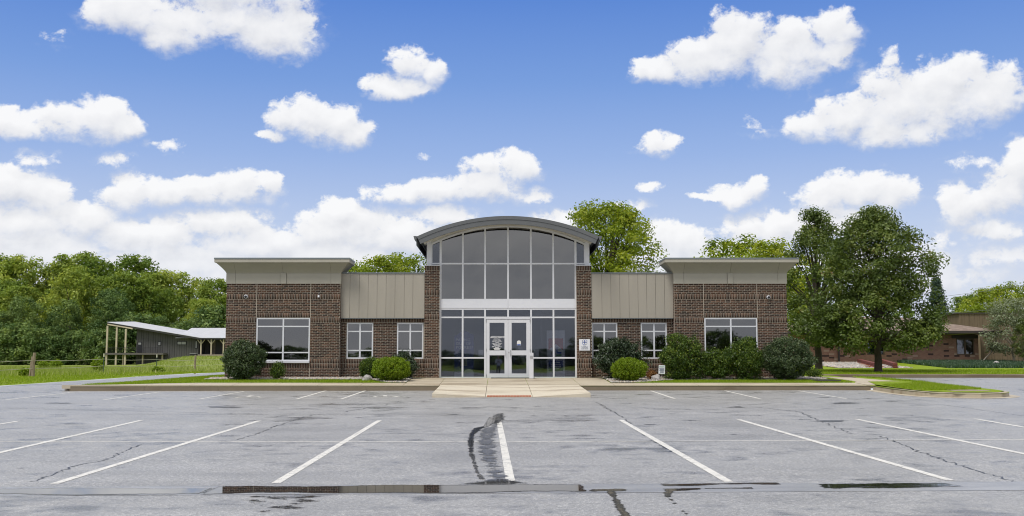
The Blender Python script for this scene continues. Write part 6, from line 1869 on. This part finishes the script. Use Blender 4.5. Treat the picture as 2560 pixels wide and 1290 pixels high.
MB().box(kx(2096) - 0.06, kx(2096) + 0.06, DB2 - 0.14, DB2 - 0.02, 1.0, zE - 0.1).build('downpipe', M['fasciabrown'], clinic)
MB().box(kx(2380), kx(2446), DB2 - 0.05, DB2 - 0.003, wz - 0.28, wz - 0.02).build('beam', M['fasciabrown'], clinic)

# gravel bank, juniper bank, timber steps before the house
bank = [(kx(2232), 73.5), (kx(2480), 73.5), (kx(2530), 78), (kx(2500), 83.5), (kx(2240), 83.8)]
bankz = lambda x, y: tz(x, y)
blades('ground_cover', bank, 42000, 0.26, 0.09, bankz, 'dark green juniper ground cover on the bank of the brick house', 'weed', 21)
bpy.data.objects['ground_cover'].data.materials[0] = M['leaf_cover']
gb = [(kx(1990), 73.5), (kx(2150), 73.5), (kx(2150), 83.6), (kx(1990), 83.6)]
poly_sheet('gravel_bank', gb, M['bedsoil'], 0.03, tz, 'grey gravel slope left of the timber steps')
pebbles('gravel', gb, 5000, 0.085, tz, 'coarse grey stones on the slope left of the timber steps', 9)
M['redtimber'] = simple('red_timber', (0.16, 0.045, 0.035), 0.8, 0.3, 5)
stp = empty('timber_steps', (kx(2192), 78, 0.9)); tag(stp, 'garden steps between two sloping dark red timber cheeks', 'steps')
for pa, pb in ((2150, 2190), (2205, 2236)):
    xa, xb = XP(pa, 900, 83), XP(pb, 920, 73.6)
    for q in range(3):
        MB().hexa([(xb - 0.16 + q * 0.0, 73.4, tz(xb, 73.5) + 0.16 * q - 0.1), (xb + 0.16, 73.4, tz(xb, 73.5) + 0.16 * q - 0.1), (xa + 0.16, 83.2, tz(xa, 83) + 0.14 * q - 0.1), (xa - 0.16, 83.2, tz(xa, 83) + 0.14 * q - 0.1),
                   (xb - 0.16, 73.4, tz(xb, 73.5) + 0.16 * q + 0.04), (xb + 0.16, 73.4, tz(xb, 73.5) + 0.16 * q + 0.04), (xa + 0.16, 83.2, tz(xa, 83) + 0.14 * q + 0.03), (xa - 0.16, 83.2, tz(xa, 83) + 0.14 * q + 0.03)]).build('timber', M['redtimber'], stp)
for q in range(4):
    y0 = 74.2 + q * 2.3; xa = XP(2184 - q * 5, 910, y0); zz = tz(xa, y0) + 0.06
    MB().box(xa - 0.35, xa + 0.75, y0, y0 + 2.2, zz - 0.2, zz + 0.08).build('step', M['tactile'], stp)
# board fence and brown shed at the right edge
bf_ = empty('board_fence', (XP(2500, 900, 87), 87, 1.2)); tag(bf_, 'brown upright board fence right of the brick house', 'fence')
n = 30
for k in range(n):
    a = XP(2452, 870, 87) + k * 0.22
    MB().box(a + 0.008, a + 0.212, 87 + (0.02 if k % 2 else 0), 87.04 + (0.02 if k % 2 else 0), 0.9, ZP(836 + (k * 7 % 3), 87)).build('board', M['fenceboard'], bf_)
sh = empty('brown_shed', (XP(2440, 850, 102), 102, 1.2)); tag(sh, 'flat roofed brown board building behind the brick house', 'building')
n = 34; sx0 = XP(2398, 800, 102)
for k in range(n):
    a = sx0 + k * 0.25
    MB().box(a + 0.008, a + 0.242, 102, 102.05, 1.0, ZP(784.5, 102)).build('board', M['fenceboard'], sh)
MB().box(sx0 - 0.15, sx0 + n * 0.25, 101.9, 108, ZP(784.3, 102), ZP(781.5, 102)).build('roof', M['fasciabrown'], sh)
MB().box(sx0 + 0.01, sx0 + n * 0.25 - 0.01, 102.06, 108, 1.0, ZP(784.6, 102)).build('wall', M['fenceboard'], sh)
# bare shrub by the corner of the brick house
D = 82.2; x = XP(2452, 890, D); z0 = tz(x, D)
bs = empty('bare_shrub', (x, D, z0)); tag(bs, 'leafless pale branching shrub leaning right at the house corner', 'shrub')
rb = random.Random(8)
def branch(p, d, L, r0, depth, mb):
    q = p + d * L
    mid = p + d * L * 0.5 + Vector((rb.uniform(-.08, .08), rb.uniform(-.08, .08), rb.uniform(-.05, .08))) * L
    mb.tube([p, mid, q], [r0, r0 * 0.8, r0 * 0.55], 5)
    if depth:
        for _ in range(4):
            nd = (d + Vector((rb.uniform(-.8, .8), rb.uniform(-.6, .6), rb.uniform(-.55, .6)))).normalized()
            branch(q if rb.random() < 0.6 else mid, nd, L * rb.uniform(0.45, 0.75), r0 * 0.55, depth - 1, mb)
m_ = MB(); branch(Vector((x, D, z0)), Vector((0.75, 0, 0.75)).normalized(), 1.5, 0.06, 0, m_); m_.build('stem', M['bark_pale'], bs)
m_ = MB()
for _ in range(4): branch(Vector((x + 0.75, D, z0 + 0.75)) + Vector((rb.uniform(0, .35), 0, rb.uniform(0, .35))), Vector((rb.uniform(0.1, 1), rb.uniform(-.3, .3), rb.uniform(0.1, 0.9))).normalized(), 0.9, 0.035, 3, m_)
m_.build('twigs', M['bark_pale'], bs)
# power lines crossing at the right
pl = empty('power_line', (20, 135, 9)); tag(pl, 'thin overhead wires crossing at the upper right of the brick house', 'wire')
for (a, b) in (((2330, 745), (2640, 700)), ((2380, 782), (2640, 758))):
    p, q = P(*a, 120), P(*b, 112)
    MB().tube([p, (p + q) / 2 - Vector((0, 0, 0.1)), q], [0.018] * 3, 5).build('wire', M['cap'], pl)

# ---------------------------------------------------------------- the photographer, mirrored in the door glass
def person():
    g = lot_z(0, -0.6)
    V = {'pel': (0, -0.62, 0.93, .135), 'wst': (0, -0.60, 1.05, .13), 'chs': (0, -0.60, 1.27, .155), 'nck': (0, -0.60, 1.43, .06), 'hd0': (0, -0.58, 1.50, .075), 'hd1': (0, -0.575, 1.58, .095), 'hd2': (0, -0.58, 1.66, .07)}
    E = [('pel', 'wst'), ('wst', 'chs'), ('chs', 'nck'), ('nck', 'hd0'), ('hd0', 'hd1'), ('hd1', 'hd2')]
    for s, n in ((-1, 'l'), (1, 'r')):
        V.update({n + 'sh': (s * .18, -0.60, 1.36, .065), n + 'el': (s * .27, -0.44, 1.12, .046), n + 'wr': (s * .09, -0.22, 1.24, .032), n + 'pm': (s * .05, -0.17, 1.27, .036),
                  n + 'hp': (s * .10, -0.62, 0.86, .10), n + 'kn': (s * .11, -0.58, 0.48, .062), n + 'an': (s * .12, -0.62, 0.09, .042), n + 'ft': (s * .14, -0.47, 0.03, .036)})
        E += [('chs', n + 'sh'), (n + 'sh', n + 'el'), (n + 'el', n + 'wr'), (n + 'wr', n + 'pm'), ('pel', n + 'hp'), (n + 'hp', n + 'kn'), (n + 'kn', n + 'an'), (n + 'an', n + 'ft')]
        for k in range(4):
            V[n + 'f%d' % k] = (s * (.02 + .004 * k), -0.145, 1.29 - .019 * k, .0095)
            V[n + 'g%d' % k] = (s * (-.012 + .004 * k), -0.125, 1.285 - .019 * k, .008)
            E += [(n + 'pm', n + 'f%d' % k), (n + 'f%d' % k, n + 'g%d' % k)]
        V[n + 't0'] = (s * .045, -0.15, 1.305, .011); V[n + 't1'] = (s * .02, -0.135, 1.325, .009)
        E += [(n + 'pm', n + 't0'), (n + 't0', n + 't1')]
    names = list(V); ix = {q: i for i, q in enumerate(names)}
    me = bpy.data.meshes.new('person_cage')
    me.from_pydata([(V[q][0], V[q][1] + 0.62, V[q][2]) for q in names], [(ix[a], ix[b]) for a, b in E], [])
    o = bpy.data.objects.new('person_cage', me); COL.objects.link(o)
    sk = o.modifiers.new('skin', 'SKIN')
    for i, q in enumerate(names):
        d = me.skin_vertices[0].data[i]; r_ = V[q][3]
        d.radius = (r_ * 1.15, r_ * 0.85) if q in ('pel', 'wst', 'chs') else (r_, r_)
        d.use_root = q == 'pel'
    o.modifiers.new('sub', 'SUBSURF').levels = 1
    dg_ = bpy.context.evaluated_depsgraph_get()
    body = bpy.data.meshes.new_from_object(o.evaluated_get(dg_))
    bpy.data.objects.remove(o)
    for nm, c in (('shirt_pale_blue', (0.55, 0.60, 0.72)), ('trousers_dark', (0.05, 0.05, 0.06)), ('skin', (0.45, 0.28, 0.20)), ('hair', (0.03, 0.022, 0.018)), ('shoe', (0.03, 0.03, 0.03))):
        body.materials.append(simple(nm, c, 0.7, 0.05))
    for p in body.polygons:
        c = p.center; z = c.z
        p.material_index = 4 if z < 0.08 else 1 if z < 0.96 else (3 if z > 1.60 or (z > 1.50 and c.y < -0.02) else 2) if z > 1.42 and abs(c.x) < 0.12 and c.y < 0.3 else (2 if c.y > 0.36 else 0)
        p.use_smooth = True
    e_ = link('person', body, None, (0, -0.62, g))
    tag(e_, 'person in pale shirt and dark trousers holding a camera, mirrored in the left door', 'person')
    cam_o = MB().box(-0.065, 0.065, -0.155, -0.085, g + 1.215, g + 1.315)
    cam_o.tube([(0, -0.085, g + 1.265), (0, -0.03, g + 1.265)], [0.036, 0.034], 12)
    ph = cam_o.build('photo_camera', M['dark']); tag(ph, 'black photo camera held by the mirrored person', 'camera')
person()
